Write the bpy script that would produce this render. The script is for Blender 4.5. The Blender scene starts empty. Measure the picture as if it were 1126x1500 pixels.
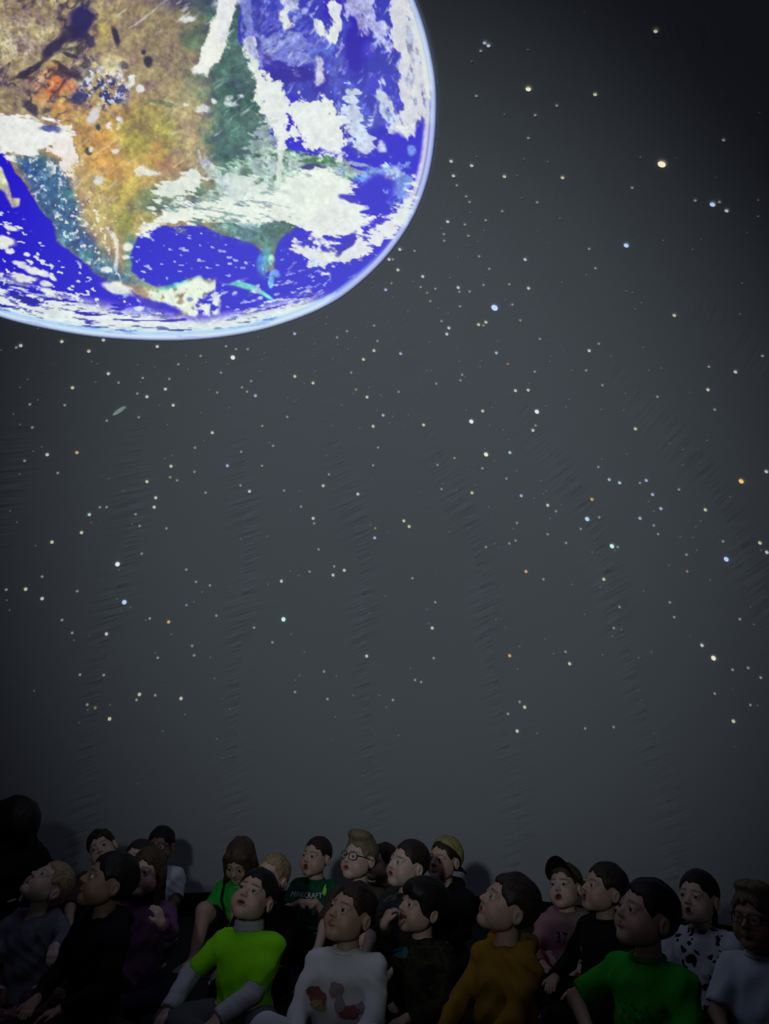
import bpy, math, random
import numpy as np
from mathutils import Matrix, Vector
from mathutils.bvhtree import BVHTree

# ------------------------------------------------------------------ camera, world, lights, exposure
sc = bpy.context.scene
COL = sc.collection
F_PX = 1083.0; PITCH = math.radians(17.2); CAM_H = 1.15
cam_d = bpy.data.cameras.new('camera'); cam_d.sensor_fit = 'VERTICAL'; cam_d.sensor_height = 36.0; cam_d.lens = 36.0*F_PX/1500.0
cam_d.clip_start = .02; cam_d.clip_end = 60
cam = bpy.data.objects.new('camera', cam_d); COL.objects.link(cam)
cam.location = (0, 0, CAM_H); cam.rotation_euler = (math.pi/2+PITCH, 0, 0); sc.camera = cam
sc.view_settings.view_transform = 'Standard'; sc.view_settings.look = 'None'; sc.view_settings.gamma = 1.0
sc.view_settings.use_curve_mapping = False; sc.view_settings.exposure = 0.0
w = bpy.data.worlds.new('dark_world'); sc.world = w; w.use_nodes = True
w.node_tree.nodes['Background'].inputs[0].default_value = (0, 0, 0, 1); w.node_tree.nodes['Background'].inputs[1].default_value = 0.0
DOME_C = Vector((-.55, 2.2, 0)); DOME_R = 3.6; N_GORE = 22; SEAM0 = math.radians(7.8)
EARTH_POWER = 1.06
# the dome projector stands out of the picture, at the rim behind the camera: besides the picture it leaks a soft grey light over the dome
def projector(name, loc, aim, energy, size, col, blend=1.0, soft=.10):
    ld = bpy.data.lights.new(name, 'SPOT'); ld.energy = energy; ld.spot_size = math.radians(size); ld.spot_blend = blend; ld.shadow_soft_size = soft; ld.color = col
    lo = bpy.data.objects.new(name, ld); COL.objects.link(lo); lo.location = loc
    lo.rotation_euler = (Vector(aim)-Vector(loc)).to_track_quat('-Z', 'Y').to_euler()
projector('projector_offscreen', (-.8, -.6, 1.9), (.08, 4.7, 2.45), 225.0, 65, (.80, .92, 1.0))

# ------------------------------------------------------------------ small helpers
def px_ray(x, y):
    cx = (x-563.0)/F_PX; cy = (750.0-y)/F_PX
    return np.array([cx, math.cos(PITCH)-cy*math.sin(PITCH), math.sin(PITCH)+cy*math.cos(PITCH)])
def px_at(x, y, d):                      # point seen at pixel (x, y), d metres in front of the camera
    r = px_ray(x, y)*d; return Vector((r[0], r[1], r[2]+CAM_H))
def px_dome(X, Y, R):                    # where the line of sight meets the dome of radius R (arrays)
    cx = (np.asarray(X, float)-563.0)/F_PX; cy = (750.0-np.asarray(Y, float))/F_PX
    d = np.stack([cx, math.cos(PITCH)-cy*math.sin(PITCH), math.sin(PITCH)+cy*math.cos(PITCH)], -1)
    d /= np.linalg.norm(d, axis=-1, keepdims=True)
    o = np.array([-DOME_C.x, -DOME_C.y, CAM_H-DOME_C.z]); b = d@o; c = o@o-R*R
    t = -b+np.sqrt(b*b-c)
    return np.array([0, 0, CAM_H])+d*t[..., None]
def srgb(c):
    c = np.asarray(c, float); return np.where(c <= .04045, c/12.92, ((c+.055)/1.055)**2.4)
def mesh_np(name, V, F, smooth=True):
    me = bpy.data.meshes.new(name); V = np.asarray(V, np.float32); F = np.asarray(F, np.int32); n, k = F.shape
    me.vertices.add(len(V)); me.vertices.foreach_set('co', V.ravel())
    me.loops.add(n*k); me.loops.foreach_set('vertex_index', F.ravel())
    me.polygons.add(n); me.polygons.foreach_set('loop_start', np.arange(0, n*k, k, dtype=np.int32))
    me.polygons.foreach_set('use_smooth', np.full(n, smooth, bool))
    me.update(calc_edges=True); return me
def add_col(me, C, name='Col'):
    a = me.color_attributes.new(name, 'FLOAT_COLOR', 'POINT')
    C4 = np.ones((len(C), 4), np.float32); C4[:, :3] = C; a.data.foreach_set('color', C4.ravel())
def link(name, me, m=None, parent=None, mw=None):
    o = bpy.data.objects.new(name, me); COL.objects.link(o)
    if m is not None:
        if len(me.materials) == 0: me.materials.append(m)
        else: o.material_slots[0].link = 'OBJECT'; o.material_slots[0].material = m
    if parent is not None: o.parent = parent
    if mw is not None: o.matrix_local = mw
    return o
def tag(o, label=None, cat=None, group=None, kind=None):
    if label: o['label'] = label
    if cat: o['category'] = cat
    if group: o['group'] = group
    if kind: o['kind'] = kind
    return o

# ------------------------------------------------------------------ materials
_M = {}
def nodes(name):
    m = bpy.data.materials.new(name); m.use_nodes = True; nt = m.node_tree
    return m, nt, nt.nodes['Principled BSDF']
def bump_noise(nt, b, scale, strength, dist=.01, detail=3, stretch=None):
    tc = nt.nodes.new('ShaderNodeTexCoord'); n = nt.nodes.new('ShaderNodeTexNoise'); n.inputs['Scale'].default_value = scale; n.inputs['Detail'].default_value = detail
    if stretch:
        mp = nt.nodes.new('ShaderNodeMapping'); mp.inputs['Scale'].default_value = stretch; nt.links.new(tc.outputs['Object'], mp.inputs[0]); nt.links.new(mp.outputs[0], n.inputs['Vector'])
    else: nt.links.new(tc.outputs['Object'], n.inputs['Vector'])
    bu = nt.nodes.new('ShaderNodeBump'); bu.inputs['Strength'].default_value = strength; bu.inputs['Distance'].default_value = dist
    nt.links.new(n.outputs[0], bu.inputs['Height']); nt.links.new(bu.outputs[0], b.inputs['Normal'])
    return n
def cloth(c, pattern=None, c2=None, c3=None, scale=20, rough=.9):
    key = ('cloth', tuple(c), pattern, c2, c3, scale)
    if key in _M: return _M[key]
    m, nt, b = nodes('cloth'); b.inputs['Roughness'].default_value = rough; b.inputs['Specular IOR Level'].default_value = .15
    b.inputs['Base Color'].default_value = (*c, 1)
    bump_noise(nt, b, 260, .25, .004)
    tc = nt.nodes.new('ShaderNodeTexCoord'); L = nt.links.new
    def ramp(stops, interp='CONSTANT'):
        r = nt.nodes.new('ShaderNodeValToRGB'); r.color_ramp.interpolation = interp
        e = r.color_ramp.elements
        e[0].position, e[0].color = stops[0][0], (*stops[0][1], 1); e[1].position, e[1].color = stops[1][0], (*stops[1][1], 1)
        for p, cc in stops[2:]:
            q = e.new(p); q.color = (*cc, 1)
        return r
    if pattern == 'camo':
        n = nt.nodes.new('ShaderNodeTexNoise'); n.inputs['Scale'].default_value = scale; n.inputs['Detail'].default_value = 2.5; L(tc.outputs['Object'], n.inputs['Vector'])
        r = ramp([(0, c), (.46, c2), (.56, c3 or c), (.66, c)]); L(n.outputs[0], r.inputs[0]); L(r.outputs[0], b.inputs['Base Color'])
    elif pattern == 'leopard':
        v = nt.nodes.new('ShaderNodeTexVoronoi'); v.inputs['Scale'].default_value = scale; n = nt.nodes.new('ShaderNodeTexNoise'); n.inputs['Scale'].default_value = 18
        mx = nt.nodes.new('ShaderNodeMixRGB'); mx.inputs[0].default_value = .08; L(tc.outputs['Object'], n.inputs['Vector']); L(tc.outputs['Object'], mx.inputs[1]); L(n.outputs['Color'], mx.inputs[2]); L(mx.outputs[0], v.inputs['Vector'])
        r = ramp([(0, c2), (.36, c)]); L(v.outputs['Distance'], r.inputs[0]); L(r.outputs[0], b.inputs['Base Color'])
    elif pattern == 'dye':               # soft colour change from one side to the other, with washed patches
        n = nt.nodes.new('ShaderNodeTexNoise'); n.inputs['Scale'].default_value = scale; n.inputs['Detail'].default_value = 2; sp = nt.nodes.new('ShaderNodeSeparateXYZ'); L(tc.outputs['Object'], sp.inputs[0]); L(tc.outputs['Object'], n.inputs['Vector'])
        ma = nt.nodes.new('ShaderNodeMath'); ma.operation = 'MULTIPLY_ADD'; ma.inputs[1].default_value = 2.2; L(sp.outputs[0], ma.inputs[0]); L(n.outputs[0], ma.inputs[2])
        r = ramp([(.35, c), (.75, c2)], 'LINEAR'); L(ma.outputs[0], r.inputs[0]); L(r.outputs[0], b.inputs['Base Color'])
    elif pattern == 'heather':
        n = nt.nodes.new('ShaderNodeTexNoise'); n.inputs['Scale'].default_value = scale; n.inputs['Detail'].default_value = 4; L(tc.outputs['Object'], n.inputs['Vector'])
        r = ramp([(.3, c), (.7, c2)], 'LINEAR'); L(n.outputs[0], r.inputs[0]); L(r.outputs[0], b.inputs['Base Color'])
    _M[key] = m; return m
def vcol_mat(name, rough=.55, spec=.3, sss=0.0):
    if name in _M: return _M[name]
    m, nt, b = nodes(name); a = nt.nodes.new('ShaderNodeVertexColor'); a.layer_name = 'Col'; nt.links.new(a.outputs[0], b.inputs['Base Color'])
    b.inputs['Roughness'].default_value = rough; b.inputs['Specular IOR Level'].default_value = spec
    if name == 'skin': bump_noise(nt, b, 180, .08, .003)
    _M[name] = m; return m
def plain(name, c, rough=.5, metal=0, emit=None, es=1.0):
    if name in _M: return _M[name]
    m, nt, b = nodes(name); b.inputs['Base Color'].default_value = (*c, 1); b.inputs['Roughness'].default_value = rough; b.inputs['Metallic'].default_value = metal
    if emit: b.inputs['Emission Color'].default_value = (*emit, 1); b.inputs['Emission Strength'].default_value = es
    _M[name] = m; return m
def hair_mat(c):
    key = ('hair', tuple(c))
    if key in _M: return _M[key]
    m, nt, b = nodes('hair'); b.inputs['Base Color'].default_value = (*c, 1); b.inputs['Roughness'].default_value = .5; b.inputs['Specular IOR Level'].default_value = .25
    n = bump_noise(nt, b, 60, .55, .006, 3, (3.2, .7, .7))
    r = nt.nodes.new('ShaderNodeValToRGB'); r.color_ramp.elements[0].color = (c[0]*.6, c[1]*.6, c[2]*.6, 1); r.color_ramp.elements[1].color = (c[0]*1.5, c[1]*1.5, c[2]*1.5, 1); r.color_ramp.elements[0].position = .3; r.color_ramp.elements[1].position = .7
    nt.links.new(n.outputs[0], r.inputs[0]); nt.links.new(r.outputs[0], b.inputs['Base Color'])
    _M[key] = m; return m
# ------------------------------------------------------------------ the dome: sewn cloth gores, skirt, carpet
DOME_ALB = (.34, .35, .36)
def dome_mat():
    m, nt, b = nodes('dome_cloth'); b.inputs['Base Color'].default_value = (*DOME_ALB, 1); b.inputs['Roughness'].default_value = .85; b.inputs['Specular IOR Level'].default_value = .15
    L = nt.links.new; uv = nt.nodes.new('ShaderNodeUVMap'); uv.uv_map = 'gore'
    sp = nt.nodes.new('ShaderNodeSeparateXYZ'); L(uv.outputs[0], sp.inputs[0])
    def M(op, a, bb=None, c=None):
        n = nt.nodes.new('ShaderNodeMath'); n.operation = op
        for i, v in enumerate((a, bb, c)):
            if v is None: continue
            if isinstance(v, (int, float)): n.inputs[i].default_value = v
            else: L(v, n.inputs[i])
        return n.outputs[0]
    # u: metres from the nearest seam (signed), v: metres up the seam; puckers fan out from the stitching
    au = M('ABSOLUTE', sp.outputs[0]); fall = M('POWER', 2.718, M('MULTIPLY', M('MULTIPLY', au, au), -90.0))
    mp = nt.nodes.new('ShaderNodeCombineXYZ'); L(M('MULTIPLY', sp.outputs[0], 3.5), mp.inputs[0]); L(M('MULTIPLY_ADD', sp.outputs[0], -9.0, M('MULTIPLY', sp.outputs[1], 22.0)), mp.inputs[1])
    n = nt.nodes.new('ShaderNodeTexNoise'); n.inputs['Scale'].default_value = 1.0; n.inputs['Detail'].default_value = 3; L(mp.outputs[0], n.inputs['Vector'])
    tc = nt.nodes.new('ShaderNodeTexCoord'); n2 = nt.nodes.new('ShaderNodeTexNoise'); n2.inputs['Scale'].default_value = 1.3; n2.inputs['Detail'].default_value = 2; L(tc.outputs['Object'], n2.inputs['Vector'])
    patch = M('SMOOTH_MIN', M('MAXIMUM', M('MULTIPLY', M('SUBTRACT', n2.outputs[0], .38), 6.0), 0.0), 1.0, .1)
    fade = M('MINIMUM', M('MAXIMUM', M('MULTIPLY', M('SUBTRACT', 4.3, sp.outputs[1]), .6), .12), 1.0)      # the cloth is pulled tighter towards the top
    h = M('MULTIPLY', M('MULTIPLY', M('MULTIPLY', n.outputs[0], fall), patch), fade)
    n3 = nt.nodes.new('ShaderNodeTexNoise'); n3.inputs['Scale'].default_value = 3.0; n3.inputs['Detail'].default_value = 3; L(tc.outputs['Object'], n3.inputs['Vector'])
    bu = nt.nodes.new('ShaderNodeBump'); bu.inputs['Strength'].default_value = 1.0; bu.inputs['Distance'].default_value = .020; L(h, bu.inputs['Height'])
    bu2 = nt.nodes.new('ShaderNodeBump'); bu2.inputs['Strength'].default_value = .1; bu2.inputs['Distance'].default_value = .03; L(n3.outputs[0], bu2.inputs['Height']); L(bu.outputs[0], bu2.inputs['Normal'])
    L(bu2.outputs[0], b.inputs['Normal'])
    return m
def build_dome():
    root = bpy.data.objects.new('wall_dome', None); COL.objects.link(root); root.location = DOME_C
    tag(root, 'grey cloth projection dome sewn from tapering gores, with a starry sky cast on it', None, None, 'structure')
    m = dome_mat(); da = 2*math.pi/N_GORE; nu, nv = 13, 49
    U = np.linspace(-.5, .5, nu); T = np.linspace(0, math.pi/2*.9985, nv)
    V = []; UVv = []
    for t in T:
        for u in U:
            V.append((DOME_R*math.cos(t)*math.sin(u*da), DOME_R*math.cos(t)*math.cos(u*da), DOME_R*math.sin(t)))
            wdt = DOME_R*math.cos(t)*da
            UVv.append(((u+.5)*wdt if u < 0 else (u-.5)*wdt, DOME_R*t))
    F = [(j*nu+i, (j+1)*nu+i, (j+1)*nu+i+1, j*nu+i+1) for j in range(nv-1) for i in range(nu-1)]
    me = mesh_np('gore_panel', V, F); ul = me.uv_layers.new(name='gore')
    UVv = np.array(UVv, np.float32)
    Fa = np.array(F); uvl = UVv[Fa.ravel()].copy()
    for k, (j_i) in enumerate(Fa):                      # keep the seam coordinate continuous inside each face
        us = uvl[k*4:k*4+4, 0]
        cols = j_i % nu
        if (cols == (nu-1)//2).any():
            left = (cols <= (nu-1)//2).all()
            for q in range(4):
                if cols[q] == (nu-1)//2: us[q] = abs(us[q]) if left else -abs(us[q])
    ul.data.foreach_set('uv', uvl.ravel())
    for k in range(N_GORE):
        o = link('gore_panel', me, m if k == 0 else None, root)
        o.rotation_euler = (0, 0, -(SEAM0+(k+.5)*da))
    # black skirt that weighs the dome down
    n = 132; V = []; F = []
    for i in range(n):
        a = 2*math.pi*i/n
        for r, z in ((DOME_R+.02, 0), (DOME_R-.045, 0), (DOME_R-.03, .07), (DOME_R-.022, .135), (DOME_R+.01, .14)):
            V.append((DOME_C.x+r*math.sin(a), DOME_C.y+r*math.cos(a), z))
    for i in range(n):
        for q in range(4):
            F.append((i*5+q, i*5+q+1, ((i+1) % n)*5+q+1, ((i+1) % n)*5+q))
    o = link('baseboard_dome', mesh_np('baseboard_dome', V, F), cloth((.006, .006, .007), rough=.95)); tag(o, 'black cloth skirt around the foot of the dome', None, None, 'structure')
    V = [(DOME_C.x, DOME_C.y, 0)]+[(DOME_C.x+(DOME_R+.02)*math.sin(2*math.pi*i/96), DOME_C.y+(DOME_R+.02)*math.cos(2*math.pi*i/96), 0) for i in range(96)]
    F = [(0, 1+(i+1) % 96, 1+i) for i in range(96)]
    fm, nt, b = nodes('carpet'); b.inputs['Roughness'].default_value = .97
    nz = bump_noise(nt, b, 320, .6, .006); r = nt.nodes.new('ShaderNodeValToRGB'); r.color_ramp.elements[0].color = (.006, .006, .008, 1); r.color_ramp.elements[1].color = (.022, .020, .024, 1); nt.links.new(nz.outputs[0], r.inputs[0]); nt.links.new(r.outputs[0], b.inputs['Base Color'])
    o = link('floor', mesh_np('floor', V, F, False), fm); tag(o, 'dark carpet floor of the dome', None, None, 'structure')
build_dome()
# ------------------------------------------------------------------ painting of the projected picture (numpy, picture coordinates)
def _hash(ix, iy, seed):
    h = (ix.astype(np.int64)*374761393 + iy.astype(np.int64)*668265263 + seed*1274126177) & 0xFFFFFFFF
    h = ((h ^ (h >> 13))*1274126177) & 0xFFFFFFFF
    return ((h ^ (h >> 16)) & 0xFFFF).astype(np.float32)/32767.5 - 1.0
def vnoise(x, y, seed):
    x0 = np.floor(x); y0 = np.floor(y); fx = (x-x0).astype(np.float32); fy = (y-y0).astype(np.float32)
    fx = fx*fx*(3-2*fx); fy = fy*fy*(3-2*fy)
    a = _hash(x0, y0, seed); b = _hash(x0+1, y0, seed); c = _hash(x0, y0+1, seed); d = _hash(x0+1, y0+1, seed)
    return (a*(1-fx)+b*fx)*(1-fy) + (c*(1-fx)+d*fx)*fy
def fbm(x, y, size, seed, octv=4, gain=.55):
    s = np.zeros_like(x, dtype=np.float32); a = 1.0; t = 0.0; f = 1.0/size
    for o in range(octv):
        ca, sa = math.cos(.6*o+seed), math.sin(.6*o+seed)
        s += a*vnoise((x*ca-y*sa)*f+17.3*o, (x*sa+y*ca)*f-9.1*o, seed+o) if size > 0 else 0
        t += a; a *= gain; f *= 2.03
    return s/t*1.6
def afbm(x, y, sx, sy, ang, seed, octv=3):
    c, s = math.cos(math.radians(ang)), math.sin(math.radians(ang))
    u = (x*c+y*s)/sx; v = (-x*s+y*c)/sy
    r = np.zeros_like(x, dtype=np.float32); a = 1.0; t = 0.0; f = 1.0
    for o in range(octv):
        r += a*vnoise(u*f+31.7*o, v*f+11.1*o, seed+o); t += a; a *= .6; f *= 2.1
    return r/t*1.6
def polysd(x, y, pts):
    p = np.array(pts, dtype=np.float32); n = len(p)
    d = np.full(x.shape, 1e9, np.float32); ins = np.zeros(x.shape, bool)
    for i in range(n):
        ax, ay = p[i]; bx, by = p[(i+1) % n]
        ex, ey = bx-ax, by-ay; wx, wy = x-ax, y-ay
        t = np.clip((wx*ex+wy*ey)/(ex*ex+ey*ey+1e-9), 0, 1)
        dx, dy = wx-t*ex, wy-t*ey
        d = np.minimum(d, dx*dx+dy*dy)
        if by != ay:
            cr = ((ay > y) != (by > y)) & (x < ex*(y-ay)/(by-ay)+ax)
            ins ^= cr
    return np.where(ins, -1, 1)*np.sqrt(d)
def catmull(pts, m=8):
    P = np.array(pts, float); n = len(P); out = []
    for i in range(n):
        a, b, c, d = P[i-1], P[i], P[(i+1) % n], P[(i+2) % n]
        for j in range(m):
            t = j/m
            out.append(.5*((2*b)+(-a+c)*t+(2*a-5*b+4*c-d)*t*t+(-a+3*b-3*c+d)*t**3))
    return np.array(out)
EARTH_OUT = catmull([(0,463),(60,478.5),(140,492),(235,497.5),(320,493),(400,477),(479,446),(535,405),(578,358),(610,304),(630,240),(637.5,160),(632,90),(606,0),
                     (545,-120),(455,-205),(320,-262),(150,-280),(-30,-250),(-150,-165),(-215,-20),(-228,140),(-195,280),(-120,390),(-60,440)], 6)
def sm(a, b, v):
    t = np.clip((v-a)/(b-a), 0, 1); return t*t*(3-2*t)
def paint_earth(x, y):
    x = x.astype(np.float32); y = y.astype(np.float32)
    lim = polysd(x, y, EARTH_OUT)
    wx = x + 6*fbm(x, y, 34, 3, 4); wy = y + 6*fbm(x, y, 34, 8, 4)
    col = np.zeros(x.shape+(3,), np.float32); col[...] = (24, 0, 192)
    def put(m, c):
        m = np.clip(m, 0, 1)[..., None]
        col[...] = col*(1-m) + np.array(c, np.float32)*m
    def pm(pts, soft=2.5, wob=1.0):
        X = x + (wx-x)*wob; Y = y + (wy-y)*wob
        return sm(soft, -soft, polysd(X, Y, pts))
    def blob(cx, cy, rx, ry, ang=0, wob=1.0, soft=.35):
        X = x+(wx-x)*wob-cx; Y = y+(wy-y)*wob-cy
        c, s = math.cos(math.radians(ang)), math.sin(math.radians(ang))
        r = np.sqrt(((X*c+Y*s)/rx)**2+((-X*s+Y*c)/ry)**2)
        return sm(1+soft, 1-soft, r)
    n1 = fbm(x, y, 26, 41, 5); n2 = fbm(x, y, 9, 77, 4); n3 = fbm(x, y, 60, 15, 4); n4 = fbm(x, y, 5, 99, 3)
    # ---- land
    land = pm([(-230,-280),(480,-280),(400,-60),(350,0),(352,60),(374,90),(385,150),(400,215),(470,228),(505,236),(522,255),(470,310),(430,338),(404,350),
               (400,378),(402,400),(388,403),(384,372),(370,360),(335,346),(300,334),(262,330),(222,333),(203,350),(192,375),(195,400),(225,412),(250,419),(275,408),(312,411),(316,424),(290,440),(275,465),
               (262,470),(230,452),(190,428),(165,412),(150,405),(112,378),(85,353),(78,330),(55,298),(38,272),(22,250),(8,226),(-10,200),(-60,120),(-120,0)], 2.2, .8)
    lc = np.zeros_like(col); lc[...] = (152, 134, 100)
    def lput(m, c):
        m = np.clip(m, 0, 1)[..., None]; lc[...] = lc*(1-m)+np.array(c, np.float32)*m
    lput(sm(-.1, .8, n1)*.7, (118, 104, 92)); lput(sm(.1, .9, n3)*.7, (176, 158, 112))
    lput(blob(160,225,75,80,0,1,.6)*.85, (188, 146, 72)); lput(blob(215,195,45,40)*.7, (150, 146, 66)); lput(blob(180,295,50,40,0,1,.6)*.8, (176, 158, 76))
    lput(blob(245,228,34,26)*.7*sm(-.3,.5,n1), (176, 120, 70)); lput(blob(152,215,13,26)*.8, (198, 146, 74)); lput(blob(152,248,22,12)*.7, (196, 148, 82))
    lput(blob(78,128,36,30,20)*.9*sm(-.5,.3,n1), (192, 120, 70)); lput(blob(82,128,12,22,20)*.6, (200, 100, 58)); lput(blob(95,165,14,24)*.7, (204, 152, 76))
    lput(blob(30,60,42,34,0,1,.5)*.8*sm(-.5,.4,n2), (196, 188, 156)); lput(blob(160,95,24,12)*.9, (216, 200, 150)); lput(blob(148,44,14,20)*.7, (180, 160, 90))
    east = sm(258, 318, x + 26*n1 - .12*(y-120))*sm(420, 330, y)
    lput(east*.95, (58, 92, 88)); lput(east*sm(.0, .8, n1)*.8, (38, 84, 66)); lput(east*sm(.3,.9,n2)*.5, (96, 124, 110))
    lput(blob(212,305,46,26,15)*.75*sm(-.4,.5,n1), (92, 112, 62)); lput(blob(250,290,60,20,-12)*.6, (80, 108, 92)); lput(blob(185,330,16,22)*.6, (128,138,60))
    lput(blob(195,375,10,28,0)*.8, (70,130,120)); lput(blob(230,405,36,10)*.6, (90,150,130))
    lput(blob(265,60,50,60)*.5, (130,118,90)); lput(sm(200,280,x)*sm(30,0,y)*.8, (52,60,88))
    # dark ridges of the north-west, dark lakes
    ridge = 1-np.abs(fbm(x+.4*y, y, 30, 61, 4))
    nw = sm(205, 120, x)*sm(205, 150, y)
    lput(nw*sm(.70, 1.0, ridge)*sm(-.3,.4,n3+n1*.5)*.8, (50, 44, 66)); lput(nw*sm(.1,.7,fbm(x,y,12,201,4,.7))*.45,(206,190,150)); lput(nw*sm(.45,.9,n2)*.45, (92, 74, 84))
    lput(blob(118,32,17,26,25)*.95, (36,30,84)); lput(blob(98,52,16,12,-30)*.8,(40,32,70)); lput(blob(80,72,9,20,35)*.9,(38,32,66)); lput(blob(45,102,30,5,-25)*.9,(44,36,60)); lput(blob(128,58,5,14,-35)*.8,(46,40,72))
    lput(blob(167,55,5,15,-15,.5)*.95, (44,38,62)); lput(blob(219,90,7,10,-15,.5)*.95,(40,36,58)); lput(blob(211,76,4,4,0,.3)*.9,(48,42,60)); lput(blob(181,97,7,5,30,.5)*.8,(66,62,72)); lput(blob(105,82,16,4,20)*.85,(44,38,66)); lput(blob(100,106,22,4,30)*.85,(50,44,60)); lput(blob(42,155,18,6,50)*.85,(52,42,66)); lput(blob(240,150,22,4,10)*.6,(70,92,70))
    lput(blob(150,133,34,32)*.95*sm(-.25,.25,n2), (44,48,112)); lput(blob(150,125,36,34)*sm(.12,.55,n4+.2*n2), (198,206,226)); lput(blob(188,118,18,9,25)*sm(-.3,.2,n2), (226,228,226)); lput(blob(207,130,8,5)*.9,(232,234,232))
    lput(blob(138,172,8,13,20)*.85,(214,216,228)); lput(blob(165,180,9,9)*sm(-.2,.4,n2),(222,224,232)); lput(blob(147,188,5,5)*.9,(40,52,100)); lput(blob(112,143,8,10)*.8,(44,50,96)); lput(blob(130,222,6,6,0,.4)*.9,(60,56,54)); lput(blob(133,219,3,4,0,.3)*.9,(228,228,232))
    # Mexico: blue-green sierra speckled white, tan plateau
    sierra = pm([(20,225),(60,225),(95,245),(112,290),(140,345),(185,400),(200,412),(165,415),(112,380),(84,352),(56,298)], 9)
    lput(sierra*.9, (42, 84, 132)); lput(sierra*sm(.1,.7,n2)*.8, (104,146,170)); lput(sierra*sm(.35,.75,n4+.25*n2), (206,214,206)); lput(sierra*sm(.2,.8,n1)*.7, (62,118,120))
    lput(pm([(100,235),(150,255),(168,330),(185,390),(160,385),(120,330)],10)*.7, (178,158,104)); lput(blob(135,330,40,60,-25)*sm(.3,.75,n4)*.9, (226,220,204)); lput(blob(95,240,22,30)*sm(-.05,.4,n2), (226,222,220))
    col[...] = col*(1-land[..., None]) + lc*land[..., None]
    # Baja, Cuba, Bahamas, Florida
    put(pm([(-30,225),(2,246),(12,272),(16,290),(27,291),(26,303),(17,304),(6,282),(-8,270)],2,.5), (190,190,158))
    put(blob(386,385,10,24,8)*.7, (70,160,196)); put(blob(391,384,7,22,8)*sm(-.4,.3,n2), (150,206,186)); put(blob(397,412,4,10,10)*.9,(90,190,232)); put(blob(405,402,7,5)*.8, (120,180,230))
    put(pm([(332,417),(350,412),(372,420),(392,432),(404,441),(388,437),(366,427),(345,420)],2,.4), (96,196,176))
    put(blob(188,362,7,6,0,.4), (236,238,226)); put(pm([(160,340),(168,338),(172,350),(175,400),(168,395),(170,360)],2,.6)*.8,(226,226,232))
    put(blob(265,416,38,5,-8)*.8, (70,170,160))
    # north-east waters, deep blue with white swirls
    ne = pm([(350,-20),(640,-120),(640,175),(620,185),(560,210),(520,230),(470,160),(430,140),(395,128),(372,92),(352,50)], 6)
    put(ne*(1-land*.6), (44, 46, 168)); put(ne*sm(.0,.7,n1)*.7, (92,104,204)); put(ne*sm(.25,.9,afbm(x,y,16,6,-60,5))*.75, (176,184,226)); put(blob(410,75,45,40,0,1,.6)*sm(.1,.6,afbm(x,y,30,8,-30,7))*.8,(150,160,216))
    put(blob(522,62,18,42,8)*.95, (30,0,160)); put(blob(485,12,18,18)*.9,(40,10,170)); put(blob(520,8,12,30)*.8,(32,4,170)); put(blob(425,112,40,13)*.9,(30,12,140)); put(blob(400,100,18,14,30)*.8,(34,14,150)); put(blob(560,110,26,80,-14)*sm(-.2,.5,n1)*.8, (52,44,190)); put(blob(470,120,10,22)*.8,(40,20,150)); put(blob(525,170,20,50,-20)*.6,(56,70,190)); put(blob(560,205,26,18)*.9,(28,0,180)); put(blob(370,35,14,50,0)*.6,(44,44,140))
    W = (226, 232, 222)
    na = afbm(x, y, 15, 6, 12, 131, 3); nb = afbm(x, y, 7, 15, -18, 137, 3); nc = fbm(x, y, 13, 143, 4, .7)
    def cl(pts, amp, nz, soft=3.0, dens=1.0, c=W):
        put(sm(soft, -soft, polysd(x, y, pts) + amp*nz)*dens, c)
    # white clouds
    cl([(283,104),(296,72),(312,30),(324,-5),(348,-5),(336,34),(334,70),(318,92),(303,112)], 5, nc, 2.5, 1, (228,230,222))
    cl([(322,0),(338,-40),(352,-40),(342,10),(328,60),(318,70)], 4, nb, 2, .7, (214,218,222))
    cl([(362,78),(378,90),(394,112),(414,124),(424,140),(426,172),(420,205),(412,230),(406,224),(404,196),(386,176),(374,140),(366,108)], 9, nc, 2.5, .97)
    cl([(380,175),(402,190),(408,232),(470,240),(440,262),(400,262),(370,215)], 16, -na, 4, .75, (168,190,180))
    cl([(424,152),(446,140),(478,148),(500,170),(510,205),(500,228),(478,224),(455,218),(432,192),(418,176)], 14, nc, 3, .97)
    cl([(508,128),(522,136),(532,165),(548,215),(536,222),(520,212),(510,190),(503,160)], 10, na, 3, .9, (206,218,226))
    cl([(460,80),(474,84),(476,122),(462,126)], 4, nc, 2.5, .9, (206,212,220)); cl([(357,58),(372,54),(380,84),(366,90)], 6, nc, 2.5, .9, (216,220,222))
    cl([(406,18),(420,8),(430,36),(416,42)], 5, nc, 3, .95); cl([(408,-4),(430,-8),(438,14),(420,18)], 6, nc, 3, .8, (200,206,220))
    cl([(455,22),(470,30),(483,48),(488,30),(480,4),(494,-10),(502,30),(494,58),(484,62),(468,52)], 6, nb, 2.5, .95)
    cl([(500,-6),(545,-20),(562,30),(570,74),(548,54),(524,34),(503,20)], 18, nb, 8, .8, (196,202,226))
    cl([(350,-10),(366,-10),(374,60),(380,90),(366,84),(356,40)], 8, nb, 4, .6, (140,150,206)); cl([(380,60),(440,50),(462,90),(430,100),(390,88)], 16, na, 6, .55, (150,160,214))
    cl([(566,-40),(588,-40),(612,60),(626,130),(624,160),(612,190),(598,206),(584,204),(588,150),(580,90),(572,40)], 9, nb, 3.5, .95, (214,216,216))
    cl([(556,120),(570,140),(580,175),(600,195),(598,208),(575,200),(560,175),(553,150)], 9, nb, 4, .9, (206,214,222))
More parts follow.
